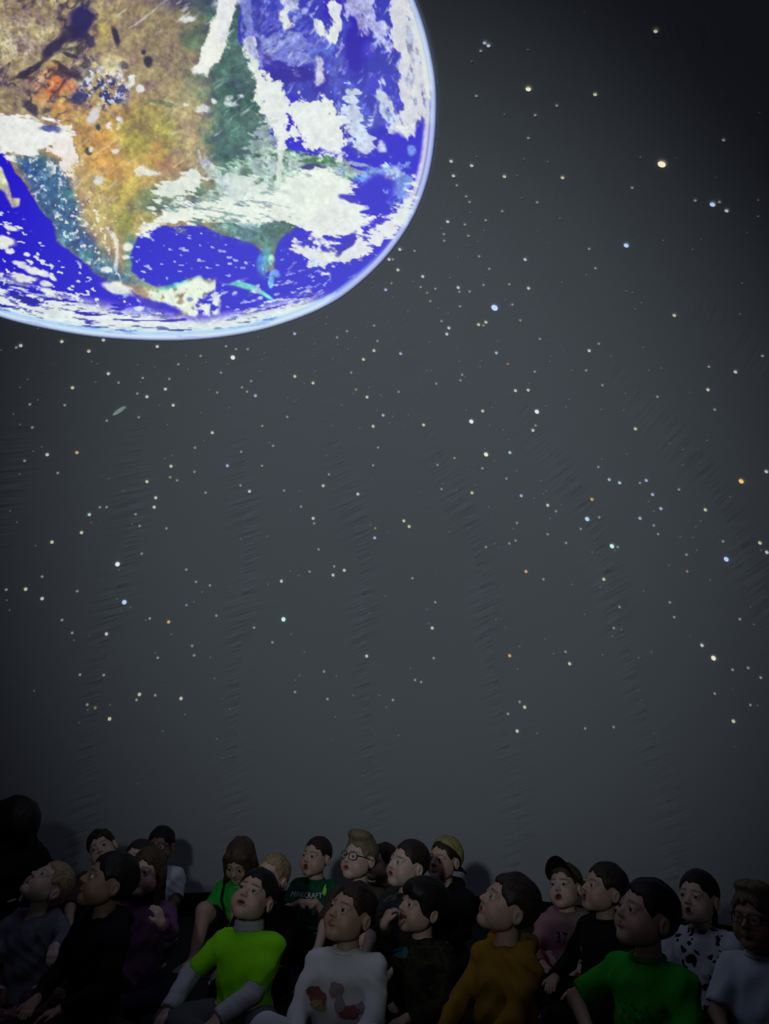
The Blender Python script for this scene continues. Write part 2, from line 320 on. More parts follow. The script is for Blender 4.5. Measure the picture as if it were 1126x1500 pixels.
    put(pm([(600,-10),(626,70),(634,130),(622,140),(606,60)],5,.6)*.75,(186,194,208)); put(blob(604,130,5,40,-6)*.5*sm(-.3,.4,nb),(120,130,170)); put(blob(596,60,4,22,-12)*.6,(130,136,180)); put(blob(578,155,15,20)*sm(.0,.5,n2)*.7,(96,120,180)); put(blob(588,190,26,12,-20)*sm(.0,.5,na),(226,230,226)); put(blob(565,212,13,9)*sm(-.4,.2,nc)*.9,(200,212,230))
    # white deck off the west coast with ragged tongues inland
    cl([(-40,172),(40,168),(66,178),(96,184),(112,198),(100,216),(70,218),(46,232),(20,232),(-10,215)], 9, na, 3, .97, (230,232,228)); cl([(84,190),(112,198),(112,236),(94,250),(76,224)], 14, nc, 3, .9, (232,228,224)); put(blob(76,190,16,5,12)*.85,(66,80,140)); put(blob(52,246,24,10,20)*sm(-.1,.3,nc)*.9,(34,70,130))
    for (cx, cy, rx, ry) in [(268,152,9,4),(300,160,12,6),(340,150,6,8),(334,176,6,7),(350,143,7,3),(318,148,5,3),(332,4,18,7),(272,22,12,6),(210,252,12,8),(224,256,8,5),(168,216,6,4),(145,262,7,5)]:
        put(blob(cx,cy,rx,ry,0,1.2,.4)*sm(-.6,.1,nc)*.9,(218,222,222))
    # deep blue windows at the limb
    put(pm([(612,186),(628,176),(624,215),(612,262),(596,302),(588,300),(600,262),(604,225)],3,.6), (26,0,196)); put(pm([(560,204),(585,198),(604,210),(608,235),(596,262),(586,240),(570,225)],4,.9)*.95,(26,0,190)); put(blob(602,222,7,8)*.8,(120,170,226)); put(blob(566,238,14,14)*sm(-.1,.4,n2),(190,210,230))
    # great cloud sheet over the south-east
    cl([(330,250),(360,232),(410,226),(480,232),(540,240),(548,258),(500,262),(430,270),(400,300),(330,308),(300,290)], 18, -na, 6, .75, (176,198,186))
    put(blob(468,236,16,6)*.9,(46,110,58)); put(blob(395,246,46,26,-10)*sm(.0,.5,nc)*.8,(70,104,86)); put(blob(458,246,17,5)*.9,(38,30,110)); put(blob(408,250,4,30,10,.6)*.8,(210,220,206)); put(blob(480,230,26,8)*sm(.0,.4,nc)*.9,(222,230,220))
    cl([(225,318),(260,296),(300,294),(340,296),(370,284),(405,274),(430,254),(470,248),(502,256),(516,276),(524,292),(538,312),(546,320),(530,338),(505,348),(470,342),(436,326),(408,320),(376,330),(330,330),(290,324),(240,330),(205,342)], 11, na, 3.5, .97, (226,233,221))
    put(sm(215,260,x)*sm(455,360,x)*sm(270,288,y)*sm(350,335,y)*sm(.15,.6,afbm(x,y,20,5,10,21))*.75, (96,128,128)); put(sm(300,330,x)*sm(420,395,x)*sm(322,332,y)*sm(362,350,y)*sm(-.3,.3,nc)*.7,(92,138,140))
    cl([(232,272),(262,260),(292,250),(302,262),(285,285),(250,292),(222,302)], 12, -na, 3, .9); cl([(320,262),(352,252),(400,268),(380,284),(340,290)], 14, na, 4, .8, (214,224,216))
    cl([(290,225),(338,262),(354,292),(342,290),(315,262),(284,238)], 6, nb, 3, .7, (200,212,214))
    cl([(536,248),(560,244),(590,240),(604,262),(596,290),(570,300),(540,296),(520,280)], 14, nc, 4, .8, (130,176,224))
    put(blob(552,280,25,25)*sm(-1.0,-.4,nc), (28,0,190)); put(blob(516,290,16,6,0)*.9, (30,10,180)); put(blob(520,252,26,12)*sm(.0,.5,n2)*.8,(70,120,196)); put(blob(572,254,12,12)*sm(-.1,.3,nc)*.8,(200,214,230))
    cl([(432,350),(468,346),(500,364),(520,350),(552,328),(580,306),(598,282),(610,262),(602,312),(574,346),(540,368),(505,386),(470,394),(448,380)], 13, na, 3.5, .95)
    put(blob(508,355,20,6,-50)*.95,(30,10,170)); put(blob(462,358,26,8,10)*sm(-.3,.2,nc)*.95,(34,20,180)); put(blob(555,322,20,7,-35)*sm(-.6,0,nc)*.9,(28,0,190)); put(blob(595,300,6,22,28)*sm(-.5,.2,nc)*.8,(222,228,230))
    # ocean specks: trade-wind cumulus, stretched along the parallels
    sp = afbm(x, y, 8, 4.2, 10, 51, 2)
    put(sm(.62,.8,sp+.15*n1)*pm([(0,300),(30,320),(60,345),(105,380),(150,412),(190,440),(260,470),(300,480),(120,480),(0,440),(-60,400)],4)*.95, (220,228,222))
    put(sm(.72,.92,afbm(x,y,9,4.5,5,57,2))*pm([(190,335),(380,350),(385,405),(300,420),(195,405)],4)*.85, (170,190,232))
    put(sm(.42,.8,afbm(x,y,12,4,-14,63,2))*pm([(320,420),(470,395),(520,400),(400,470),(300,485),(290,450)],6)*.85, (190,214,232)); put(sm(.7,.9,afbm(x,y,12,4,-30,66,2))*pm([(405,360),(520,400),(440,450),(400,440)],6)*.7,(150,180,232))
    for (cx, cy, rx, ry, an) in [(14,333,12,4,15),(8,352,16,6,18),(3,360,10,4,10),(15,366,7,4,0),(38,371,4,3,0),(27,385,10,3.5,10),(34,391,8,3,10),(50,399,14,5,18),(63,403,10,5,15),(77,390,4,3,0),(35,408,20,5,12),(68,418,9,4,10),(78,407,6,4,10),(70,428,10,4,20),(172,421,22,9,14),(204,435,6,4,0),(203,449,8,4,0),(158,395,9,4,5),(185,378,6,4,0)]:
        put(blob(cx,cy,rx,ry,an,.8,.3)*.95, (226,232,216))
    put(pm([(215,416),(250,420),(290,410),(312,418),(322,440),(318,462),(285,470),(250,462),(228,440)],5,1.4)*sm(-.7,.0,n2+.3*n1), (220,232,212)); put(pm([(150,425),(188,420),(210,430),(250,450),(266,468),(225,462),(188,446)],4,1)*sm(.1,.6,n2)*.7, (160,200,214)); put(pm([(190,425),(225,438),(262,458),(268,468),(245,462),(210,445)],3,.7)*.8,(26,0,186)); put(blob(250,456,16,8,30)*.8,(26,0,186)); put(blob(278,440,5,4)*.8,(80,100,150))
    # streaky band along the southern limb
    yy = y + .00046*(x-235)**2
    st = afbm(x, yy, 44, 5.0, 0, 71, 3); st2 = afbm(x, yy, 20, 3.4, 0, 75, 2)
    top = 436 + .13*(x-60)*(x < 300) + .13*240*(x >= 300) - .10*(x-300)*(x > 300)
    bandL = sm(-12, 14, yy-top)*sm(500, 420, x)
    put(bandL*sm(-.35,.12,st+.3*st2+.55*sm(-45,-12,lim))*.96, (224,233,224)); put(bandL*sm(.35,.6,-st)*.9*sm(-7,-13,lim), (30,24,150)); put(bandL*sm(.2,.6,st2)*.4*sm(-22,-12,lim),(120,190,220))
    put(bandL*sm(.55,.75,-st2)*.6*sm(-7,-13,lim),(40,60,130))
    put(pm([(400,470),(430,450),(470,438),(490,428),(478,446),(440,464),(405,478)],3,.6)*.95,(226,234,220))
    rim = sm(-9.5, -5.5, lim)
    lightedge = sm(-26,-10,lim)*sm(180,300,y)*sm(430,560,x)*0
    put(rim*.85, (196, 214, 228)); put(sm(-20,-12,lim)*sm(-6,-10,lim)*sm(560,600,x)*.85, (220,224,216)); put(sm(-14,-9,lim)*sm(-5,-8,lim)*sm(330,420,y)*.7, (150,196,236)); put(sm(-4,-1,lim)*.5, (120,140,220))
    g = sm(30, 90, col[..., 1])*sm(-9, -16, lim)
    t1 = fbm(x, y, 7, 311, 4, .7); t2 = fbm(x, y, 18, 331, 4, .65)
    wh = sm(165, 215, col.min(-1))
    col *= (1 + g*(.20*(1-wh)+.05*wh)*t1 + g*.14*(1-wh)*t2 - g*wh*.05*np.maximum(t2, 0))[..., None]
    col[..., 2] += 16*g*np.maximum(-t2, 0)*(1-wh); col[..., 1] += 8*g*t2*(1-wh)
    # thin high wisps over the land
    wi = afbm(x, y, 26, 5, -38, 351, 3)
    put(g*sm(.55, 1.0, wi)*sm(-.2, .5, fbm(x, y, 55, 357, 3))*.55, (214, 220, 220))
    a = sm(1.8, -1.8, lim)
    return np.clip(col, 0, 255), a, lim
# ------------------------------------------------------------------ the projected earth: a patch of lit picture lying on the dome
def build_earth():
    def axis(lo, hi, c, f):
        a = np.arange(lo, 0, c); return np.concatenate([a, np.arange(0, hi+f, f)])
    xs = axis(-232, 641, 7.0, 1.5); ys = axis(-284, 501, 7.0, 1.5)
    X, Y = np.meshgrid(xs, ys); lim = polysd(X.astype(np.float32), Y.astype(np.float32), EARTH_OUT)
    keep = lim < 2.6
    quad = keep[:-1, :-1] & keep[1:, :-1] & keep[:-1, 1:] & keep[1:, 1:]
    idx = np.full(X.shape, -1, np.int64); used = np.zeros(X.shape, bool)
    used[:-1, :-1] |= quad; used[1:, :-1] |= quad; used[:-1, 1:] |= quad; used[1:, 1:] |= quad
    idx[used] = np.arange(used.sum())
    P = px_dome(X[used], Y[used], DOME_R-.007)
    F = np.stack([idx[:-1, :-1][quad], idx[:-1, 1:][quad], idx[1:, 1:][quad], idx[1:, :-1][quad]], -1)
    c, a, l = paint_earth(X[used], Y[used])
    C = srgb(c/255.0)*np.asarray(a)[:, None]
    c0 = P.mean(0); me = mesh_np('projected_earth', P-c0, F); add_col(me, C)
    m, nt, b = nodes('projected_picture'); b.inputs['Base Color'].default_value = (*DOME_ALB, 1); b.inputs['Roughness'].default_value = .85; b.inputs['Specular IOR Level'].default_value = .1
    v = nt.nodes.new('ShaderNodeVertexColor'); v.layer_name = 'Col'; nt.links.new(v.outputs[0], b.inputs['Emission Color']); b.inputs['Emission Strength'].default_value = EARTH_POWER
    o = link('projected_earth', me, m); o.location = c0
    tag(o, 'huge glowing picture of the blue earth with white clouds on the dome', 'projection')
build_earth()
# ------------------------------------------------------------------ projected stars: picture tiles, each star = (u, v, size class, colour)
STAR_TILES = [
 (600, 0, 4.08, "45,62,2,y 447,258,3,b 470,274,3,w 424,305,2,w 370,367,1,w 705,297,1,w 398,574,2,w 708,534,4,y 566,684,1,w 878,632,2,y 1107,566,3,y 749,689,2,w 708,826,2,w 681,950,1,w 825,968,1,w 399,937,1,y"),
 (850, 0, 4.08, "448,188,3,y 485,983,5,y 854,838,2,w 358,940,1,w"),
 (560, 230, 4.0214, "404,26,3,w 525,52,3,w 418,112,3,g 438,168,2,y 493,233,2,w 513,266,2,w 517,328,1,w 384,382,3,w 485,398,2,w 344,422,1,w 361,455,2,w 364,494,2,w 506,465,2,w 608,373,2,w 601,434,1,w 563,500,1,w 718,116,3,y 794,110,1,w 821,241,1,w 911,268,2,w 1060,123,3,y 705,320,2,y 1046,362,1,w 833,12,1,w 102,545,3,w 119,545,1,w 189,554,2,y 39,604,3,w 62,604,2,w 91,666,3,y 53,745,2,o 19,783,3,b 60,828,1,y 237,705,3,w 181,735,1,w 225,767,2,y 263,801,2,o 312,777,2,w 282,850,2,w 445,593,1,w 569,586,2,w 629,660,2,w 840,605,3,w 446,770,3,w 453,795,2,w 513,793,2,w 595,755,2,w 400,713,1,w 747,751,2,y 860,774,3,y 725,843,1,w 765,870,2,w 750,880,1,w 660,889,5,b 457,881,2,w 388,921,1,w 330,893,1,w 150,911,1,w 348,968,2,w 566,988,3,y 609,974,3,y 595,993,2,y 812,963,2,y 1057,738,1,w"),
 (846, 230, 4.0214, "320,182,2,w 691,257,2,w 793,281,4,b 834,266,2,y 876,318,3,w 1062,254,1,w 1062,350,1,w 285,522,4,b 67,542,2,y 104,656,2,w 52,695,1,w 286,791,1,g 322,800,1,g 375,859,1,w 338,896,1,w 568,934,3,y 967,744,1,w 503,492,1,w 956,926,1,w 676,545,1,g"),
 (0, 460, 4.0214, "225,86,1,w 122,187,3,w 96,198,2,y 364,163,3,y 609,154,3,w 523,220,3,y 926,192,3,w 7,213,1,g 638,352,3,w 540,281,1,w 574,294,1,w 564,402,1,w 698,405,2,w 427,435,3,y 381,538,2,w 222,507,1,w 176,533,2,w 79,590,1,w 118,652,1,w 190,669,2,w 163,387,1,w 119,432,1,w 629,629,2,y 745,555,1,w 817,609,2,y 865,488,3,w 809,469,2,w 841,377,2,y 827,402,1,w 997,383,2,y 974,443,3,y 1020,538,3,y 941,538,1,w 1097,246,1,y 1050,297,2,w 1108,328,1,w 913,312,1,w 811,300,1,w 246,783,1,w 196,810,1,w 278,829,3,w 145,865,2,w 115,943,1,w 340,937,2,w 453,817,3,o 641,970,1,w 865,988,3,y 1007,897,3,y 1002,962,2,y 1043,980,2,y 972,852,1,w 1015,835,1,w 987,652,1,w"),
 (280, 460, 4.0214, "799,16,1,w 796,60,1,w 609,117,3,b 394,138,1,w 205,191,2,w 264,208,2,g 333,208,2,y 245,257,4,w 56,248,2,w 89,283,1,w 215,296,1,w 175,346,2,w 431,228,1,w 418,268,1,w 408,338,1,w 353,396,2,w 299,433,2,w 329,458,2,w 378,482,3,b 153,463,2,y 108,448,1,w 225,553,1,w 57,582,1,w 418,660,2,y 124,700,3,y 78,746,1,w 22,788,2,w 294,812,2,w 213,894,3,b 417,894,2,y 19,930,2,y 462,759,1,w 482,777,2,w 565,607,2,w 569,494,1,w 608,518,1,w 610,368,3,y 717,407,3,y 666,411,1,w 728,340,1,w 726,177,1,w 859,139,2,w 917,102,2,w 864,182,1,w 925,206,1,w 968,140,1,w 1077,69,2,y 1097,160,2,w 1076,216,3,y 1014,268,3,y 833,266,1,w 942,346,2,w 970,446,2,y 1047,435,1,w 1035,490,3,y 954,470,1,w 1071,662,3,y 1100,787,2,g 1071,892,2,w 811,945,2,w 797,835,1,w 886,538,1,w 1118,480,1,w 1095,571,1,w 994,674,1,w 830,659,1,w"),
 (560, 460, 4.0214, "391,83,3,w 379,119,3,w 279,168,1,w 107,234,3,b 681,162,1,w 671,230,3,b 738,295,2,o 583,276,1,w 576,312,1,w 454,281,1,w 469,358,2,w 488,371,1,w 459,392,2,w 286,333,1,w 262,334,1,w 317,411,2,w 95,459,2,w 783,452,3,w 858,449,3,y 866,410,1,w 927,147,2,w 991,248,1,w 986,281,1,y 897,340,2,w 1115,332,1,w 966,543,1,w 1098,504,1,w 1082,547,1,w 909,576,4,w 902,657,2,y 886,686,3,w 590,572,3,y 523,634,4,w 645,553,1,w 493,566,1,w 242,654,3,y 4,597,3,b 61,605,1,w 42,643,1,w 153,597,1,w 632,656,1,w 709,684,1,w 743,741,1,w 610,828,4,y 750,817,3,g 660,867,1,w 588,910,2,w 424,849,2,y 324,890,2,w 603,794,1,w 730,970,2,w 933,984,1,w 790,925,1,w"),
 (846, 460, 4.0214, "124,176,2,w 67,217,3,w 49,333,2,w 196,249,1,w 145,420,2,y 387,198,1,w 493,319,1,y 419,333,1,w 772,311,2,w 928,342,3,w 1087,248,2,w 766,447,3,y 806,564,2,w 469,488,2,w 339,677,3,y 281,469,1,w 137,564,1,w 271,567,1,w 540,764,1,w 618,799,1,w 620,891,1,w 760,746,1,w 289,826,1,w 142,855,1,w 121,902,2,w 185,976,3,b 246,995,3,g 403,981,3,b 366,996,2,w 1110,929,3,w 962,986,4,o"),
 (0, 700, 4.0214, "728,79,1,w 917,118,3,y 908,173,3,y 588,174,2,g 628,173,2,w 526,217,3,g 799,215,2,w 779,274,1,w 822,284,2,w 980,298,2,g 538,264,1,w 480,323,3,y 306,379,3,y 208,399,1,w 59,195,1,w 100,262,1,w 835,447,2,g 692,509,4,w 701,543,1,w 1097,541,2,w 248,582,2,y 151,656,3,y 37,659,2,w 40,721,1,w 57,780,1,w 248,712,3,w 455,668,2,y 690,712,1,w 732,733,4,b 769,762,1,w 365,838,2,w 425,914,2,w 435,957,1,w 627,920,3,w 882,829,2,w 857,839,1,w 993,849,3,o 1009,922,1,w 1098,750,2,b"),
 (280, 700, 4.0214, "85,88,2,w 290,45,2,w 343,80,3,w 547,75,2,w 637,77,1,w 777,47,3,g 981,96,3,w 647,170,2,w 718,239,3,y 724,269,2,w 1055,277,1,w 1084,297,2,o 1080,354,3,b 449,345,1,w 294,362,1,w 750,422,2,w 842,522,2,w 901,545,3,y 835,573,3,g 697,553,2,y 584,551,1,w 632,577,1,w 531,609,3,y 28,613,2,y 110,634,2,w 65,673,1,w 15,731,1,w 453,628,1,w 148,812,2,y 543,834,4,g 370,883,2,w 588,921,1,w 478,969,2,y 5,990,2,y 1050,797,1,w"),
 (560, 700, 4.0214, "348,67,2,w 355,36,1,w 434,75,1,w 527,89,3,y 817,106,3,b 627,171,1,w 126,254,3,y 157,287,3,y 395,319,1,w 792,266,2,w 770,302,1,w 784,370,2,g 747,387,2,w 661,389,1,w 609,408,2,w 965,79,1,w 948,96,1,w 894,122,1,w 973,162,3,w 1022,197,2,g 1053,158,1,w 988,240,1,w 973,333,2,g 1081,384,2,w 845,552,3,o 948,598,2,w 1118,628,1,w 176,592,2,w 15,696,1,w 311,733,2,w 264,777,1,w 272,858,1,b 293,885,3,y 668,835,1,w 957,950,1,y 807,993,1,w"),
 (846, 700, 4.0214, "440,99,3,b 417,139,1,w 489,182,3,b 447,197,1,w 366,239,3,b 83,127,3,o 55,243,4,b 126,233,2,w 18,301,2,w 448,281,2,w 473,332,2,w 201,403,4,g 235,408,2,g 221,430,1,w 85,438,1,w 596,69,2,w 751,189,3,y 896,112,1,w 725,254,1,w 695,288,1,w 604,348,1,w 680,352,1,w 702,427,1,w 640,453,2,w 538,516,1,w 644,552,2,o 153,598,3,y 133,647,1,y 388,667,1,w 246,761,2,w 212,885,2,w 258,896,1,w 204,935,1,w 542,734,2,y 568,821,2,w 731,987,3,w 855,375,2,w 874,480,4,b 1072,384,3,y 1080,427,1,w 1113,439,3,w 954,833,2,w 1037,864,1,w 780,604,1,w 40,806,1,w"),
 (0, 940, 4.0214, "929,95,2,y 471,195,2,y 611,197,2,w 201,290,1,w 821,311,3,y 804,343,2,w 914,316,2,y 1066,335,3,y 514,371,2,w 516,402,1,w 561,390,2,o 648,372,1,w 645,455,3,y 1089,430,1,w 958,528,1,w 914,66,1,w"),
 (280, 940, 4.0214, "17,81,2,w 113,93,1,w 137,217,1,w 638,200,1,w 613,226,1,w 611,297,2,w 782,176,2,y 855,203,1,w 802,338,2,w 952,316,1,w 1108,317,1,w 1033,85,3,g 848,443,1,w 150,574,1,o 227,396,1,w 667,61,1,w"),
 (560, 940, 4.0214, "302,97,2,w 192,226,2,w 228,238,2,y 165,159,1,w 61,344,2,y 23,386,1,w 749,83,3,o 796,161,1,w 1078,60,2,y 1102,130,3,y 1009,71,1,w 808,355,2,w 837,386,3,y 739,425,2,w 793,527,3,y 911,540,1,w 94,552,1,g"),
 (846, 940, 4.0214, "146,77,1,w 358,95,1,w 434,62,1,w 799,97,4,y 911,166,2,w 1003,155,2,w 1077,212,2,w 806,306,2,w 1016,373,2,w 1058,376,1,w 916,469,3,y 43,511,2,y 211,503,2,w"),
]
def star_list():
    out = []
    for ox, oy, sc, txt in STAR_TILES:
        for t in txt.split():
            u, v, s, c = t.split(',')
            out.append((ox+float(u)/sc, oy+float(v)/sc, int(s), c))
    return out
STAR_RGB = dict(w=(.86, .90, .92), y=(.95, .88, .62), b=(.52, .68, 1.0), o=(1.0, .62, .22), g=(.62, .95, .80))
STAR_WORD = dict(w='white', y='pale yellow', b='blue', o='orange', g='pale green')
STAR_SIZE = {1: (1.25, .055), 2: (1.55, .19), 3: (1.95, .46), 4: (2.7, .80), 5: (4.0, .92)}
def build_stars():
    rnd = random.Random(4); L = sorted(star_list(), key=lambda s: -s[2]); big, rest = L[:300], L[300:]
    meshes = {}
    def disc(s, c):
        if (s, c) in meshes: return meshes[(s, c)]
        n = 12; V = [(0, 0, .0006)]+[(math.cos(2*math.pi*i/n), math.sin(2*math.pi*i/n), 0) for i in range(n)]
        F = [(0, 1+i, 1+(i+1) % n) for i in range(n)]
        me = mesh_np('projected_star', V, F)
        r = STAR_RGB[c]; me.materials.append(plain('star_%s_%d' % (c, s), DOME_ALB, .85, 0, r, STAR_SIZE[s][1])); meshes[(s, c)] = me; return me
    def place(o, x, y, r, ex=1.0, ang=0.0):
        p = Vector(px_dome(x, y, DOME_R-.006)); n = (Vector((DOME_C.x, DOME_C.y, 0))-p).normalized()
        q = n.to_track_quat('Z', 'Y').to_matrix().to_4x4(); d = (p-Vector((0, 0, CAM_H))).length
        k = r/F_PX*d; o.matrix_world = Matrix.Translation(p) @ q @ Matrix.Rotation(ang, 4, 'Z') @ Matrix.Diagonal((k*1.08, k*1.25*ex, 1, 1))
    size_word = {2: 'small', 3: 'bright', 4: 'large bright'}
    own = {(968, 241): 'largest pale yellow star, alone high up the dark dome', (724, 451): 'largest blue star shining beside the rim of the earth', (1085, 705): 'large orange yellow star, alone beside the blue star cluster'}
    for x, y, s, c in big:
        o = bpy.data.objects.new('projected_star', disc(s, c)); COL.objects.link(o); place(o, x, y, STAR_SIZE[s][0])
        lab = None
        for (ax, ay), t in own.items():
            if abs(x-ax) < 3 and abs(y-ay) < 3: lab = t
        if lab: tag(o, lab, 'star')
        else: tag(o, '%s %s star dot projected on the dome' % (size_word[min(s, 4)], STAR_WORD[c]), 'star', '%s %s stars on the dome' % (size_word[min(s, 4)], STAR_WORD[c]))
    # the faintest points, too many to tell apart
    V = []; F = []; C = []
    pts = [(x, y, STAR_SIZE[s][0], STAR_SIZE[s][1]*1.0, c) for x, y, s, c in rest]
    for i in range(260):
        x, y = rnd.uniform(0, 1126), rnd.uniform(0, 1150)
        if rnd.random() < .55:                           # denser along the milky way
            t = rnd.random(); x = 560+300*t-260*rnd.random()+rnd.gauss(0, 60); y = 430+260*t+rnd.gauss(0, 110)
        if not (0 < x < 1126 and 0 < y < 1150) or polysd(np.array([x], np.float32), np.array([y], np.float32), EARTH_OUT)[0] < 8: continue
        pts.append((x, y, rnd.uniform(.7, 1.25), rnd.uniform(.015, .035), 'w'))
    n = 8; U = np.stack([np.cos(np.arange(n)*2*math.pi/n), np.sin(np.arange(n)*2*math.pi/n)], -1)
    for x, y, r, e, c in pts:
        p = Vector(px_dome(x, y, DOME_R-.006)); nn = (Vector((DOME_C.x, DOME_C.y, 0))-p).normalized(); q = nn.to_track_quat('Z', 'Y').to_matrix()
        k = r/F_PX*(p-Vector((0, 0, CAM_H))).length; b0 = len(V)
        for u in U: V.append(tuple(p + q @ Vector((u[0]*k, u[1]*k*1.15, 0)))); C.append([v*e for v in STAR_RGB[c]])
        for i in range(1, n-1, 1): F.append((b0, b0+i, b0+i+1))
    me = mesh_np('faint_stars', V, F); add_col(me, C)
    m, nt, b = nodes('faint_star_light'); b.inputs['Base Color'].default_value = (*DOME_ALB, 1); v = nt.nodes.new('ShaderNodeVertexColor'); v.layer_name = 'Col'; nt.links.new(v.outputs[0], b.inputs['Emission Color']); b.inputs['Emission Strength'].default_value = 1.0
    o = link('faint_stars', me, m); tag(o, 'dust of very faint stars scattered over the dome', 'stars', None, 'stuff')
    # two elongated smudges of light
    sm_me = mesh_np('projected_galaxy', [(0, 0, .0006)]+[(math.cos(2*math.pi*i/16), math.sin(2*math.pi*i/16), 0) for i in range(16)], [(0, 1+i, 1+(i+1) % 16) for i in range(16)])
    sm_me.materials.append(plain('galaxy_light', DOME_ALB, .85, 0, (.55, .78, .62), .22))
    o = bpy.data.objects.new('projected_galaxy', sm_me); COL.objects.link(o); place(o, 174.5, 602, 2.6, 3.4, math.radians(-35)); tag(o, 'elongated pale green smudge of light below the earth', 'galaxy')
build_stars()
# ------------------------------------------------------------------ signed distance modelling + surface nets (for bodies, clothes, hair)
f32 = np.float32
def smin(a, b, k):
    h = np.clip(.5+.5*(b-a)/k, 0, 1); return b+(a-b)*h-k*h*(1-h)
def smax(a, b, k): return -smin(-a, -b, k)
def ell(p, c, r):
    r = np.asarray(r, f32); q = (p-np.asarray(c, f32))/r
    k0 = np.sqrt((q*q).sum(-1)); q /= r; k1 = np.sqrt((q*q).sum(-1))
    return k0*(k0-1)/np.maximum(k1, 1e-5)
def cap(p, a, b, ra, rb):
    a = np.asarray(a, f32); b = np.asarray(b, f32); e = b-a
    wv = p-a; t = np.clip((wv@e)/max(float(e@e), 1e-9), 0, 1); wv = wv-t[:, None]*e
    return np.sqrt((wv*wv).sum(-1))-(ra+(rb-ra)*t)
def axis_lines(lo, hi, coarse, fine):
    out = [lo]; x = lo
    while x < hi:
        h = coarse
        for a, b, s in fine:
            if a-1e-6 <= x < b: h = min(h, s)
            elif x < a < x+h: h = min(h, max(a-x, s))
        x += h; out.append(x)
    return np.array(out, f32)
def surface(fn, xs, ys, zs, B=6):
    def pad(a):
        n = (-(len(a)-1)) % B
        return np.concatenate([a, a[-1]+(a[-1]-a[-2])*np.arange(1, n+1, dtype=f32)]).astype(f32) if n else a
    xs, ys, zs = pad(xs), pad(ys), pad(zs); nx, ny, nz = len(xs), len(ys), len(zs)
    def cen(a): return .5*(a[:-1:B]+a[B::B]), .5*(a[B::B]-a[:-1:B])
    cx, hx = cen(xs); cy, hy = cen(ys); cz, hz = cen(zs)
    G = np.stack(np.meshgrid(cx, cy, cz, indexing='ij'), -1).reshape(-1, 3).astype(f32)
    HD = np.sqrt(hx[:, None, None]**2+hy[None, :, None]**2+hz[None, None, :]**2).ravel()
    d = fn(G); act = np.abs(d) < HD*1.1+.014
    sg = np.where(d < 0, -1, 1).astype(np.int8).reshape(len(cx), len(cy), len(cz))
    Fv = np.ones((nx, ny, nz), f32)
    rep = np.repeat(np.repeat(np.repeat(sg, B, 0), B, 1), B, 2); Fv[:-1, :-1, :-1] = rep
    need = np.zeros((nx, ny, nz), bool)
    ab = act.reshape(sg.shape)
    for i, j, k in np.argwhere(ab): need[i*B:i*B+B+1, j*B:j*B+B+1, k*B:k*B+B+1] = True
    I = np.argwhere(need)
    Pn = np.stack([xs[I[:, 0]], ys[I[:, 1]], zs[I[:, 2]]], -1)
    Fv[need] = fn(Pn)
    s = Fv < 0
    cnt = np.zeros((nx-1, ny-1, nz-1), np.uint8)
    for a in (0, 1):
        for b in (0, 1):
            for c in (0, 1): cnt += s[a:nx-1+a, b:ny-1+b, c:nz-1+c]
    ac = (cnt > 0) & (cnt < 8); C = np.argwhere(ac)
    if len(C) == 0: return np.zeros((0, 3)), np.zeros((0, 4), int)
    vid = np.full(ac.shape, -1, np.int64); vid[ac] = np.arange(len(C))
    ax3 = (xs, ys, zs); acc = np.zeros((len(C), 3), np.float64); num = np.zeros(len(C))
    for ax in range(3):
        o1, o2 = [k for k in range(3) if k != ax]
        for a in (0, 1):
            for b in (0, 1):
                p0 = C.copy(); p0[:, o1] += a; p0[:, o2] += b; p1 = p0.copy(); p1[:, ax] += 1
                v0 = Fv[p0[:, 0], p0[:, 1], p0[:, 2]]; v1 = Fv[p1[:, 0], p1[:, 1], p1[:, 2]]
                cr = (v0 < 0) != (v1 < 0); t = np.where(cr, v0/np.where(cr, v0-v1, 1), 0)
                pos = np.zeros((len(C), 3)); pos[:, o1] = ax3[o1][p0[:, o1]]; pos[:, o2] = ax3[o2][p0[:, o2]]
                l0 = ax3[ax][p0[:, ax]]; l1 = ax3[ax][p1[:, ax]]; pos[:, ax] = l0+(l1-l0)*t
                acc[cr] += pos[cr]; num[cr] += 1
    V = acc/num[:, None]; Q = []
    for ax in range(3):
        o1, o2 = (ax+1) % 3, (ax+2) % 3
        sl0 = [slice(None)]*3; sl1 = [slice(None)]*3; sl0[ax] = slice(0, -1); sl1[ax] = slice(1, None)
        a = s[tuple(sl0)]; b = s[tuple(sl1)]; E = np.argwhere(a != b)
        ok = (E[:, o1] > 0) & (E[:, o2] > 0) & (E[:, o1] < s.shape[o1]-1) & (E[:, o2] < s.shape[o2]-1); E = E[ok]
        inside = a[E[:, 0], E[:, 1], E[:, 2]]
        def cell(d1, d2):
            q = E.copy(); q[:, o1] += d1; q[:, o2] += d2; return vid[q[:, 0], q[:, 1], q[:, 2]]
        q = np.stack([cell(-1, -1), cell(0, -1), cell(0, 0), cell(-1, 0)], -1)
        q[~inside] = q[~inside][:, ::-1]; Q.append(q)
    Q = np.concatenate(Q); Q = Q[(Q >= 0).all(1)]
    return V.astype(f32), Q
def uniform(lo, hi, h): return np.arange(lo, hi+h, h, dtype=f32)
def folds(p, s=1.0, ph=0.0):
    x, y, z = p[:, 0]*s, p[:, 1]*s, p[:, 2]*s
    a = np.sin(44*x+30*z+3.0*np.sin(15*z+11*y+ph)+ph); b = np.sin(52*y-38*z+2.4*np.sin(17*x+ph)+1.7*ph); c = np.sin(58*z-21*x+2*np.sin(23*y+9*x+ph))
    m = .5+.5*np.sin(9*x+13*z+ph)
    return (1-2*np.sqrt(np.abs(a)+.02))*m*.6+(1-2*np.sqrt(np.abs(b)+.02))*(1-m)*.5+.4*c

